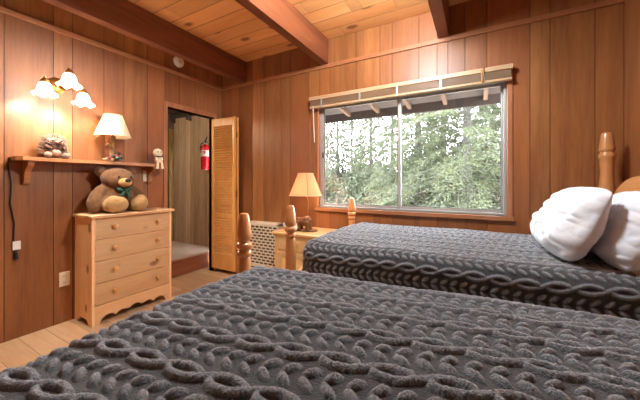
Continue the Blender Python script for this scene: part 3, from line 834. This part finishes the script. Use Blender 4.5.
# ------------------------------------------------------------------ beds
BL, BW = 1.845, 1.05      # foot-post line to head-post line, post centre to post centre
def post_foot(h):
    return [(.0, 0), (.03, 0), (.036, .01), (.036, .22), (.036, .50), (.034, h - .30), (.032, h - .24), (.032, h - .222), (.029, h - .215), (.036, h - .205), (.038, h - .195), (.034, h - .186), (.029, h - .181), (.037, h - .172), (.0415, h - .16), (.039, h - .149), (.029, h - .142), (.027, h - .137), (.035, h - .128), (.0378, h - .112), (.036, h - .09), (.0325, h - .06), (.028, h - .032), (.024, h - .012), (.02, h - .003), (.012, h), (0, h)]
def post_head(h):
    return [(.0, 0), (.03, 0), (.036, .01), (.036, h - .78), (.034, h - .72), (.041, h - .70), (.034, h - .68), (.03, h - .60), (.031, h - .52), (.033, h - .475), (.041, h - .44), (.0435, h - .41), (.041, h - .37), (.036, h - .31), (.034, h - .27), (.0365, h - .21), (.037, h - .182), (.0425, h - .172), (.044, h - .16), (.0425, h - .147), (.036, h - .138), (.035, h - .130), (.041, h - .122), (.0425, h - .112), (.0405, h - .10), (.036, h - .055), (.03, h - .012), (.026, h - .002), (.018, h), (0, h)]
def make_bed(name, fx, ny, label, group):
    """fx: x of the foot posts; ny: y of the near posts"""
    t = thing(name, (fx, ny, 0), label, 'bed', group)
    hx_ = fx + BL
    for x, y, pr in ((fx, ny, post_foot(1.03)), (fx, ny + BW, post_foot(1.03)), (hx_, ny, post_head(1.515)), (hx_, ny + BW, post_head(1.515))):
        MB().lathe(pr, T((x, y, 0)), 28, tone=random.random()).build('bedpost', M['post'], t)
    # headboard with arched top
    n = 40; pts = [(ny + .03, .36), (ny + .03, 1.0)]
    for k in range(n + 1):
        s = k / n; y = ny + .05 + (BW - .10) * s
        u = abs(s - .5) * 2
        z = 1.02 + .195 * (1 - u ** 2.6) if u < .78 else 1.02 + .195 * (1 - .78 ** 2.6) * ((1 - u) / .22) ** .55
        pts.append((y, z))
    pts += [(ny + BW - .03, 1.0), (ny + BW - .03, .36)]
    MB().prism(pts, lambda a, b, c: (hx_ - .012 + c, a, b), .024, tone=.4).build('headboard', M['board'], t)
    n = 30; pts = [(ny + .03, .3), (ny + .03, .55)] + [(ny + .05 + (BW - .1) * k / n, .56 + .06 * math.sin(PI * k / n)) for k in range(n + 1)] + [(ny + BW - .03, .55), (ny + BW - .03, .3)]
    MB().prism(pts, lambda a, b, c: (fx - .012 + c, a, b), .024, tone=.6).build('footboard', M['board'], t)
    for y in (ny + .03, ny + BW - .055):
        MB().box((fx + .02, y, .3), (hx_ - .02, y + .025, .44), bevel=.003).build('side_rail', M['post'], t)
    mb = MB()
    for k in range(7): mb.box((fx + .14 + k * .25, ny + .055, .40), (fx + .22 + k * .25, ny + BW - .055, .42))
    mb.build('slats', M['post'], t)
    return t
def make_mattress(fx, ny, label, group):
    m = MB().box((fx + .085, ny + .062, .422), (fx + BL - .025, ny + BW - .062, .780), bevel=.05, seg=4).build('mattress', M['sheet'])
    return tag(m, label, 'mattress', group)

def smooth_noise(shape, cell, seed):
    r = np.random.default_rng(seed)
    h, w = shape; gh, gw = int(h / cell) + 3, int(w / cell) + 3
    g = r.uniform(-1, 1, (gh, gw))
    yy = np.arange(h) / cell; xx = np.arange(w) / cell
    y0 = yy.astype(int); x0 = xx.astype(int)
    fy = yy - y0; fx_ = xx - x0
    fy = (fy * fy * (3 - 2 * fy))[:, None]; fx_ = (fx_ * fx_ * (3 - 2 * fx_))[None, :]
    a = g[y0][:, x0]; b = g[y0][:, x0 + 1]; c = g[y0 + 1][:, x0]; d = g[y0 + 1][:, x0 + 1]
    return (a * (1 - fx_) + b * fx_) * (1 - fy) + (c * (1 - fx_) + d * fx_) * fy

def pattern(p, q):
    """raised cable and leaf rows of the chenille"""
    ROW = .128
    h = np.zeros_like(p)
    # cable rows
    k = np.round(q / ROW); dq = q - k * ROW
    ph = p + k * .037
    Pd = .205; A = .0155; w = .0086
    s = np.sin(2 * PI * ph / Pd); slope = A * 2 * PI / Pd * np.cos(2 * PI * ph / Pd)
    cs = 1 / np.sqrt(1 + slope ** 2)
    kc = np.round(ph / (Pd / 2)); dc = np.abs(ph - kc * Pd / 2)
    ov = (kc % 2 == 0)
    near = np.clip((dc - .006) / .010, 0, 1); near = near * near * (3 - 2 * near)
    for sg, over in ((1, ov), (-1, ~ov)):
        d = np.abs(dq - sg * A * s) * cs / w
        pr = np.sqrt(np.clip(1 - d ** 2, 0, 1))
        pr = pr * np.where(over, 1.0, near)
        h = np.maximum(h, pr)
    # leaf rows
    k = np.floor(q / ROW); dq = q - (k + .5) * ROW
    Lp = .043
    ph = p + k * .021
    ang = rad(38)
    for sg in (1, -1):
        for off in (-1, 0, 1):
            j = np.round(ph / Lp) + off
            cx = j * Lp
            a, b = ph - cx, dq - sg * .0152
            u = a * math.cos(ang) + sg * b * math.sin(ang); v = -a * math.sin(ang) * 1 + sg * b * math.cos(ang)
            d = (u / .0205) ** 2 + (v / .0092) ** 2
            h = np.maximum(h, np.sqrt(np.clip(1 - d, 0, 1)))
    return h

def make_spread(fx, ny, ztop, step, seed, label, group, sway, hgt=.013):
    R = .078
    x0 = fx + .085; x1 = fx + BL - .20          # outer foot face .. head end of the cloth
    ya, yb = ny - .005 + .0, ny + BW - .012     # outer side faces
    ya = ny - .075 if False else ny - .02
    ix0, iy0, iy1 = x0 + R, ya + R, yb - R
    arc = R * PI / 2
    Ld = arc + (ztop - R - .16)
    ps = np.arange(-Ld, (x1 - ix0) + 1e-6, step); qs = np.arange(-Ld, (iy1 - iy0) + Ld + 1e-6, step)
    Q, Pp = np.meshgrid(qs, ps, indexing='ij')
    W = iy1 - iy0
    ex = np.where(Pp < 0, -Pp, 0.0)
    ey = np.where(Q < 0, -Q, np.where(Q > W, Q - W, 0.0)); sy = np.where(Q < 0, -1.0, 1.0)
    L = np.hypot(ex, ey); Ls = np.maximum(L, 1e-9)
    nx, nyv = -ex / Ls, sy * ey / Ls
    th = np.clip(L / R, 0, PI / 2); rest = np.clip(L - arc, 0, None)
    sh = Q.shape
    wav = smooth_noise(sh, .22 / step, seed) * .5 + .5
    out = R * np.sin(th) + rest * .03 + np.clip(rest / .2, 0, 1) * wav * .008
    down = R * (1 - np.cos(th)) + rest
    X = ix0 + np.clip(Pp, 0, None) + nx * out
    Y = iy0 + np.clip(Q, 0, W) + nyv * out
    Z = ztop - down
    puff = smooth_noise(sh, .30 / step, seed + 1) * .005 + smooth_noise(sh, .12 / step, seed + 2) * .002
    crown = .012 * np.clip(1 - ((Q - W / 2) / (W / 2)) ** 2, 0, 1)
    N = np.stack([nx * np.sin(th), nyv * np.sin(th), np.cos(th)], -1)
    N[L < 1e-9] = (0, 0, 1)
    # cloth coordinates of the pattern, slightly skewed and wavy as the cloth lies
    wx = smooth_noise(sh, .25 / step, seed + 3) * .006; wy = smooth_noise(sh, .3 / step, seed + 4) * .007
    a, b = sway
    pq = Q + wy + Pp * (a + b * np.clip((W - Q) / W, 0, 1.3)) * np.clip(1.0 * (Pp > 0), 0, 1)
    H = pattern(Pp + wx, pq)
    fuzz = np.random.default_rng(seed + 9).uniform(-1, 1, sh)
    f2 = smooth_noise(sh, .006 / step, seed + 5)
    disp = H * hgt * (1 + .06 * f2) + fuzz * .0009 * (.35 + H) + f2 * .0007 * H + puff * np.cos(th) + crown * np.cos(th)
    V = np.stack([X, Y, Z], -1) + N * disp[..., None]
    nq, np_ = sh
    idx = np.arange(nq * np_).reshape(sh)
    keep = L <= Ld
    fk = keep[:-1, :-1] & keep[1:, :-1] & keep[:-1, 1:] & keep[1:, 1:]
    F = np.stack([idx[:-1, :-1], idx[:-1, 1:], idx[1:, 1:], idx[1:, :-1]], -1)[fk]
    used = np.zeros(nq * np_, bool); used[F.ravel()] = True
    remap = np.cumsum(used) - 1
    Vv = V.reshape(-1, 3)[used]; Hh = H.reshape(-1)[used]; F = remap[F]
    me = bpy.data.meshes.new('bedspread')
    me.vertices.add(len(Vv)); me.vertices.foreach_set('co', Vv.astype(np.float32).ravel())
    me.loops.add(F.size); me.loops.foreach_set('vertex_index', F.astype(np.int32).ravel())
    me.polygons.add(len(F)); me.polygons.foreach_set('loop_start', np.arange(0, F.size, 4, dtype=np.int32))
    me.polygons.foreach_set('use_smooth', np.ones(len(F), bool))
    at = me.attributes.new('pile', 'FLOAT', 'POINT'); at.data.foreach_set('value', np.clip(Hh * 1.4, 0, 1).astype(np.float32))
    me.update(calc_edges=True); me.validate()
    me.materials.append(M['spread'])
    o = link('bedspread', me, origin=(fx, ny, 0))
    return tag(o, label, 'bedspread', group)

FFX, FNY = -1.085, 1.555       # far bed
NFX, NNY = -1.03, -.02          # near bed
make_bed('bed', FFX, FNY, 'pine bed with turned posts standing under the window', 'pine beds')
make_mattress(FFX, FNY, 'white mattress on the bed under the window', 'mattresses')
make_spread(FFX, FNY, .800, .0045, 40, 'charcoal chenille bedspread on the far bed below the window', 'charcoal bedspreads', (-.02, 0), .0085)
parts = [make_bed('bed', NFX, NNY, 'pine bed in the foreground, one turned post showing beyond its spread', 'pine beds'),
         make_mattress(NFX, NNY, 'mattress of the foreground bed, hidden under its spread', 'mattresses'),
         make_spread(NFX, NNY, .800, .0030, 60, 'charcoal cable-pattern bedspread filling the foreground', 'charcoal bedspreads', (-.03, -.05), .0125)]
piv = Vector((NFX, NNY + BW, 0)); Rz = Matrix.Translation(piv + Vector((.025, .012, 0))) @ Matrix.Rotation(rad(4.2), 4, 'Z') @ Matrix.Translation(-piv)
for o in parts:
    o.location = Rz @ o.location; o.rotation_euler = (0, 0, rad(4.2))

# pillows --------------------------------------------------------
def make_pillow(cx, cy, cz, tilt, yaw, w, h, th, seed, label):
    """lies in its local y (width) / z (height) plane, leans back towards +x by tilt"""
    n, m = 70, 56
    us = np.linspace(-1, 1, n); vs = np.linspace(-1, 1, m)
    U, V = np.meshgrid(us, vs, indexing='ij')
    prof = np.clip((1 - np.abs(U) ** 3.4), 0, 1) ** .6 * np.clip((1 - np.abs(V) ** 2.8), 0, 1) ** .6
    sag = 1 - .25 * (V + .3)                           # filling sinks to the lower half
    # pinched sides between the corners
    Yc = U * w / 2 * np.sqrt(1 - .22 * V ** 4); Zc = V * h / 2 * np.sqrt(1 - .22 * U ** 4)
    wr = smooth_noise((n, m), 11, seed) * .020 + (1 - np.abs(smooth_noise((n, m), 7, seed + 1))) ** 3 * .016
    ang = 2.2 * U + V * 3 + smooth_noise((n, m), 14, seed + 2) * 2
    wr = wr + .004 * np.sin(ang * 3.1) * np.abs(U) ** 1.2
    Xf = -th * .62 * prof * sag + wr * prof ** .4
    Xb = th * .38 * prof * sag + wr * .5 * prof ** .4
    vs_ = []
    for X in (Xf, Xb): vs_.append(np.stack([X, Yc, Zc], -1).reshape(-1, 3))
    Vv = np.concatenate(vs_)
    idx = np.arange(n * m).reshape(n, m)
    F = np.stack([idx[:-1, :-1], idx[1:, :-1], idx[1:, 1:], idx[:-1, 1:]], -1).reshape(-1, 4)
    F2 = F[:, ::-1] + n * m
    me = bpy.data.meshes.new('pillow')
    me.from_pydata(Vv.tolist(), [], F[:, ::-1].tolist() + F2[:, ::-1].tolist())
    bm = bmesh.new(); bm.from_mesh(me); bmesh.ops.remove_doubles(bm, verts=bm.verts, dist=.0005); bmesh.ops.recalc_face_normals(bm, faces=bm.faces)
    for f in bm.faces: f.smooth = True
    bm.to_mesh(me); bm.free()
    me.transform(T((cx, cy, cz)) @ Matrix.Rotation(yaw, 4, 'Z') @ Matrix.Rotation(tilt, 4, 'Y'))
    me.materials.append(M['linen'])
    o = link('pillow', me)
    s = o.modifiers.new('Subdivision', 'SUBSURF'); s.levels = 1; s.render_levels = 1
    return tag(o, label, 'pillow', 'white pillows')
make_pillow(.415, 1.925, .985, rad(24), rad(3), .63, .38, .20, 3, 'front white pillow leaning on another on the far bed')
make_pillow(.605, 1.90, .968, rad(22), rad(-3), .66, .365, .19, 9, 'rear white pillow between the front pillow and the headboard')

# ceiling lamp added out of view to brighten the room
t = thing('added_ceiling_light', (-.50, 1.56, ZC - .1), 'round white ceiling light added out of view as fill, between the beams above the beds', 'added fill light')
MB().lathe([(0, ZC), (.17, ZC), (.17, ZC - .03), (.16, ZC - .035), (0, ZC - .035)], T((-.50, 1.56, 0)), 36).build('pan', M['white'], t)
MB().lathe([(.155, ZC - .035), (.15, ZC - .06), (.12, ZC - .09), (.06, ZC - .105), (0, ZC - .11)], T((-.50, 1.56, 0)), 36).build('glass_dome', M['dome'], t)
point('added_ceiling_source', (-.50, 1.56, ZC - .2), 46, (.84, .93, 1), .12)
point('added_hall_source', (-3.75, 1.6, 2.1), 8, (1, .9, .66), .08)  # added, unseen lamp that lifts the hall beyond the doorway
t = thing('added_hall_lamp', (-3.75, 1.6, 2.2), 'small unseen ceiling lamp added to brighten the hall', 'added fill light')
MB().lathe([(0, 2.3), (.08, 2.3), (.085, 2.25), (.05, 2.22), (0, 2.215)], T((-3.75, 1.6, 0)), 24).build('glass_dome', M['dome'], t)

# ------------------------------------------------------------------ outside: eave, slope, conifers, shrubs
M['eavewood'] = wood('eave_boards', srgb(38, 27, 21), srgb(54, 40, 31), 'X', .7, 5)
M['rafter'] = wood('rafter_wood', srgb(66, 46, 32), srgb(88, 64, 46), 'Y', .7, 6)
EY0, EY1 = YB + .125, 3.62
Zr = lambda y: 2.24 - (y - EY0) * .13
mb = MB()
mb.prism([(EY0, Zr(EY0)), (EY1, Zr(EY1)), (EY1, Zr(EY1) + .03), (EY0, Zr(EY0) + .03)], lambda a, b, c: (-5 + c, a, b), 8)
t = thing('roof_eave', (-1, 3.2, 2.0), 'brown roof eave with pale rafters above the window outside', 'eave', kind='structure')
mb.build('boards', M['eavewood'], t)
MB().box((-5, EY1, 2.035), (3, EY1 + .03, Zr(EY1) + .06)).build('fascia', M['eavewood'], t)
for k in range(16):
    x = -4.4 + k * .405
    MB().prism([(EY0, Zr(EY0)), (EY1, Zr(EY1)), (EY1, Zr(EY1) - .055), (EY0, Zr(EY0) - .075)], lambda a, b, c: (x + c, a, b - .001), .04).build('rafter', M['rafter'], t)

M['ground'] = plain('forest_floor', srgb(53, 47, 34), .95, bump=.8, bscale=6, vary=.35)
M['bark'] = plain('conifer_bark', srgb(37, 33, 30), .9, bump=.8, bscale=30, vary=.25)
def leafy(name, c1, c2):
    k = NT(name); o = k.obj(); n = k.noise(o, 2.6, 4)
    c = k.ramp(n, [(.35, c1), (.65, c2)]); k.l.new(c, k.p.inputs['Base Color'])
    k.set(k.p, Roughness=.65); k.p.inputs['Specular IOR Level'].default_value = .3
    tr = k.new('BsdfTranslucent'); k.l.new(c, tr.inputs[0])
    x = k.new('MixShader'); x.inputs[0].default_value = .35
    k.l.new(k.p.outputs[0], x.inputs[1]); k.l.new(tr.outputs[0], x.inputs[2]); k.l.new(x.outputs[0], k.n['Material Output'].inputs[0])
    return k.m
M['needle'] = leafy('spruce_needles', srgb(38, 43, 28), srgb(70, 74, 50))
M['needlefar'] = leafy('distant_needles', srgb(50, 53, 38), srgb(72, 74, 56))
M['twig'] = plain('grey_twigs', srgb(60, 54, 48), .9, vary=.2)
M['shrubgreen'] = leafy('shrub_leaves', srgb(38, 43, 28), srgb(58, 61, 42))
M['shrubtan'] = leafy('dry_shrub', srgb(56, 48, 35), srgb(74, 66, 51))
GZ = lambda y: -1.2 + max(0, y - 5) * .085
n = 40
mb = MB(); bmv = mb.bm
rows = []
for j in range(n + 1):
    y = EY1 + .1 + (60 - EY1) * (j / n) ** 1.6
    rows.append([bmv.verts.new((-60 + 100 * i / 50, y, GZ(y) + .25 * math.sin(i * 1.7 + j) * math.cos(j * 1.3 + i * .4))) for i in range(51)])
fs = []
for A, B in zip(rows, rows[1:]):
    for i in range(50): fs.append(bmv.faces.new((A[i], A[i + 1], B[i + 1], B[i])))
mb._fin(fs, 0, .5)
o = mb.build('ground', M['ground'], origin=(0, 8, 0)); tag(o, 'brown forest slope outside', 'ground', kind='structure')

def raw_mesh(name, V, F, mat):
    V = np.asarray(V, np.float32); me = bpy.data.meshes.new(name)
    me.vertices.add(len(V)); me.vertices.foreach_set('co', V.ravel())
    k = F.shape[1]
    me.loops.add(F.size); me.loops.foreach_set('vertex_index', F.astype(np.int32).ravel())
    me.polygons.add(len(F)); me.polygons.foreach_set('loop_start', np.arange(0, F.size, k, dtype=np.int32))
    me.update(calc_edges=True); me.materials.append(mat)
    return me
def blades(base, d, length, width, rng):
    """a slim pointed blade (diamond quad) at each base along direction d"""
    n = len(base); d = d / np.linalg.norm(d, axis=1, keepdims=True)
    r = rng.normal(size=(n, 3)); s = np.cross(d, r); s /= np.linalg.norm(s, axis=1, keepdims=True)
    L = length[:, None]; w = width[:, None]
    V = np.stack([base, base + d * L * .45 + s * w, base + d * L, base + d * L * .45 - s * w], 1).reshape(-1, 3)
    F = np.arange(4 * n).reshape(-1, 4)
    return V, F
def conifer_data(H, R, nb, seed, h0=.06, droop=.25, bl=.12, bw=.012, dens=1.0, bare=0.0):
    rng = np.random.default_rng(seed)
    B, D, LL, WW = [], [], [], []
    wood_mb = MB()
    segs = 10
    lean = rng.normal(size=2) * .01
    wood_mb.tube([(lean[0] * H * (i / segs) ** 2, lean[1] * H * (i / segs) ** 2, H * i / segs) for i in range(segs + 1)], [max(.012, H * .0155 * (1 - i / segs) + .01) for i in range(segs + 1)], 8)
    for b in range(nb):
        f = h0 + (1 - h0) * (b + rng.uniform(0, 1)) / nb
        z = f * H * .985
        L = R * (1 - f) ** .75 * rng.uniform(.65, 1.15) + .12
        az = b * 2.399 + rng.uniform(-.5, .5)
        dirv = np.array([math.cos(az), math.sin(az), 0.0]); side = np.array([-math.sin(az), math.cos(az), 0.0])
        up = rng.uniform(-.05, .25) + (f - .4) * .5
        m = 7; pts = []
        for i in range(m + 1):
            s = i / m
            pts.append(np.array([0, 0, z]) + dirv * L * s + np.array([0, 0, 1]) * L * (up * s - droop * (1 + .6 * (1 - f)) * s * s) + side * L * .06 * math.sin(s * 3 + b))
        wood_mb.tube([tuple(p) for p in pts], [max(.002, .007 * L ** .5 * (1 - i / m * .85)) for i in range(m + 1)], 4, mi=1, caps=False)
        if rng.uniform() < bare: continue
        nt = max(4, int(L / .10 * dens))
        for i in range(nt):
            s = .12 + .88 * (i + rng.uniform()) / nt
            j = min(m - 1, int(s * m)); fr = s * m - j
            p = pts[j] * (1 - fr) + pts[j + 1] * fr
            for sg in (-1, 1):
                tl = (.10 + .30 * L / max(R, .1) * (1 - s * .7)) * rng.uniform(.6, 1.2) * min(1.2, R * .55)
                td = dirv * .55 + side * sg * rng.uniform(.6, 1.0) + np.array([0, 0, -rng.uniform(.05, .75)])
                td /= np.linalg.norm(td)
                ns = max(4, int(tl / (bl * .33)))
                q = np.linspace(.05, 1, ns)[:, None]
                bs = p + td * tl * q + rng.normal(size=(ns, 3)) * .012
                dd = td * .8 + rng.normal(size=(ns, 3)) * .5 + np.array([0, 0, -.12])
                B.append(bs); D.append(dd); LL.append(rng.uniform(.7, 1.2, ns) * bl); WW.append(rng.uniform(.7, 1.3, ns) * bw)
    B, D, LL, WW = np.concatenate(B), np.concatenate(D), np.concatenate(LL), np.concatenate(WW)
    V, F = blades(B, D, LL, WW, rng)
    return V, F, wood_mb
def conifer(name, loc, label, mat, group='conifers outside the window', **kw):
    t = thing(name, loc, label, 'tree', group)
    V, F, wm = conifer_data(**kw)
    o = bpy.data.objects.new('foliage', raw_mesh('foliage', V, F, mat)); COL.objects.link(o); o.parent = t
    me_o = wm.build('trunk', [M['bark'], M['twig']], None, origin=(0, 0, 0)); me_o.parent = t
    return t
def pt(u, y):
    a = (u - 320) / 284.4; c, s = math.cos(rad(29)), math.sin(rad(29))
    t_ = y / (c + a * s); return t_ * (-s + a * c)
def at(u, y): return (pt(u, y), y, GZ(y) - .1)
conifer('spruce_tree', at(467, 8.2), 'large spruce with a bare grey trunk filling the right pane', M['needle'], H=9.5, R=3.0, nb=230, seed=1, droop=.3, bl=.10, bw=.010, dens=1.7, bare=.2)
conifer('spruce_tree', at(418, 10.2), 'dense green spruce just right of the window mullion', M['needle'], H=10.0, R=2.7, nb=210, seed=2, droop=.28, bl=.11, bw=.012, dens=1.5, bare=.05)
conifer('spruce_tree', at(505, 9.6), 'spruce at the right edge of the window', M['needle'], H=8.5, R=2.3, nb=170, seed=3, droop=.3, bl=.11, bw=.011, dens=1.5, bare=.12)
conifer('spruce_tree', at(443, 13), 'mid-distance spruce between the two big spruces of the right pane', M['needle'], H=10.5, R=2.6, nb=150, seed=6, droop=.28, bl=.15, bw=.016, dens=1.3, bare=.05)
conifer('spruce_tree', at(494, 13.5), 'mid-distance spruce right of the bare grey trunk', M['needle'], H=9.0, R=2.4, nb=140, seed=7, droop=.28, bl=.15, bw=.016, dens=1.3, bare=.05)
base = conifer('pine_tree', at(338, 19), 'slim pale conifer seen at the left edge of the window', M['needlefar'], H=10.0, R=1.5, nb=100, seed=4, bl=.26, bw=.03, h0=.15)
far = [(352, 21, .88, 'slim distant conifer second from the left in the left pane'), (371, 18, 1.0, 'slim distant conifer in the middle of the left pane'), (392, 15, .85, 'conifer just left of the window mullion'), (432, 22, .9, 'distant conifer behind the spruces in the right pane'), (327, 24, .9, 'distant conifer at the far left of the left pane'), (486, 20, .9, 'distant conifer behind the large spruce'), (361, 30, .8, 'most distant slim conifer in the left pane')]
for i, (u, y, s, lab) in enumerate(far):
    c = copy_tree(base); c.location = at(u, y); c.scale = (s, s, s); c.rotation_euler = (0, 0, i * 1.3 + .5); c['label'] = lab

def shrub_proto(name, mat, seed, n=2600):
    rng = np.random.default_rng(seed)
    d = rng.normal(size=(n, 3)); d /= np.linalg.norm(d, axis=1, keepdims=True); d[:, 2] = np.abs(d[:, 2])
    r = rng.uniform(.35, 1, n)[:, None] ** .5
    lump = 1 + .25 * np.sin(d[:, :1] * 5 + seed) * np.cos(d[:, 1:2] * 4)
    base = d * r * np.array([.75, .75, 1.0]) * lump
    V, F = blades(base, d + rng.normal(size=(n, 3)) * .9, rng.uniform(.07, .15, n), rng.uniform(.015, .035, n), rng)
    t = thing(name, (0, 0, 0), 'shrub', 'shrub', 'shrubs outside the window')
    o = bpy.data.objects.new('foliage', raw_mesh('foliage', V, F, mat)); COL.objects.link(o); o.parent = t
    mb = MB()
    for k in range(14):
        q = Vector(d[k]) * .8
        mb.tube([(0, 0, -.1), (q.x * .4, q.y * .4, q.z * .6), tuple(q)], [.015, .009, .003], 5)
    s = mb.build('stems', M['twig'], None, origin=(0, 0, 0)); s.parent = t
    return t
sg, st = shrub_proto('shrub', M['shrubgreen'], 1), shrub_proto('shrub', M['shrubtan'], 2)
rng = random.Random(4)
first = {0: True, 1: True}
k = 0
for row, (y, s0) in enumerate(((6.6, .95), (8.8, 1.25), (11.5, 1.5), (15, 1.9), (20, 2.3), (27, 3.0))):
    nn = 8 if row < 3 else 5
    us = [322 + i * (190 / (nn - 1)) + rng.uniform(-6, 6) for i in range(nn)]
    for u in us:
        kind = 1 if rng.random() < (.62 if u < 400 else .3) else 0
        src = (sg, st)[kind]
        c = src if first[kind] else copy_tree(src); first[kind] = False
        yy = y + rng.uniform(-.6, .6); s = s0 * rng.uniform(.85, 1.15)
        c.location = (pt(u, yy), yy, GZ(yy) - .15); c.scale = (s, s, s * rng.uniform(.85, 1.15)); c.rotation_euler = (0, 0, rng.uniform(0, 6))
        c['label'] = ('pale green' if kind == 0 else 'dry tan') + ' leafy shrub on the slope beyond the window'
        c['group'] = ('green' if kind == 0 else 'dry') + ' shrubs on the slope'
        k += 1

# ------------------------------------------------------------------ sky and portals
w = bpy.data.worlds.new('overcast_sky'); sc.world = w; w.use_nodes = True
nt = w.node_tree; bg = nt.nodes['Background']
tc = nt.nodes.new('ShaderNodeTexCoord'); sep = nt.nodes.new('ShaderNodeSeparateXYZ'); nt.links.new(tc.outputs['Generated'], sep.inputs[0])
cr = nt.nodes.new('ShaderNodeValToRGB'); nt.links.new(sep.outputs[2], cr.inputs[0])
cr.color_ramp.elements[0].position = .0; cr.color_ramp.elements[0].color = (.93, .96, 1, 1)
cr.color_ramp.elements[1].position = .8; cr.color_ramp.elements[1].color = (.84, .92, 1, 1)
nt.links.new(cr.outputs[0], bg.inputs[0]); bg.inputs[1].default_value = 14.0
def portal(name, x0, x1, z0, z1, y, rot):
    l = bpy.data.lights.new(name, 'AREA'); l.shape = 'RECTANGLE'; l.size = x1 - x0; l.size_y = z1 - z0; l.cycles.is_portal = True
    o = bpy.data.objects.new(name, l); COL.objects.link(o); o.location = ((x0 + x1) / 2, y, (z0 + z1) / 2); o.rotation_euler = rot
portal('window_portal', WX0, WX1, WZ0, WZ1, YB + .115, (-PI / 2, 0, 0))

# ------------------------------------------------------------------ camera
cam = bpy.data.cameras.new('camera'); co = bpy.data.objects.new('camera', cam); COL.objects.link(co)
cam.sensor_fit = 'HORIZONTAL'; cam.sensor_width = 36; cam.lens = 284.4 / 640 * 36
cam.shift_y = -(200 - 182.5) / 640
cam.clip_start = .02; cam.clip_end = 300
co.location = (0, 0, 1.18); co.rotation_euler = (PI / 2, 0, rad(29))
sc.camera = co
sc.view_settings.view_transform = 'Standard'; sc.view_settings.look = 'None'
sc.view_settings.gamma = 1; sc.view_settings.use_curve_mapping = False
sc.view_settings.exposure = 1.72
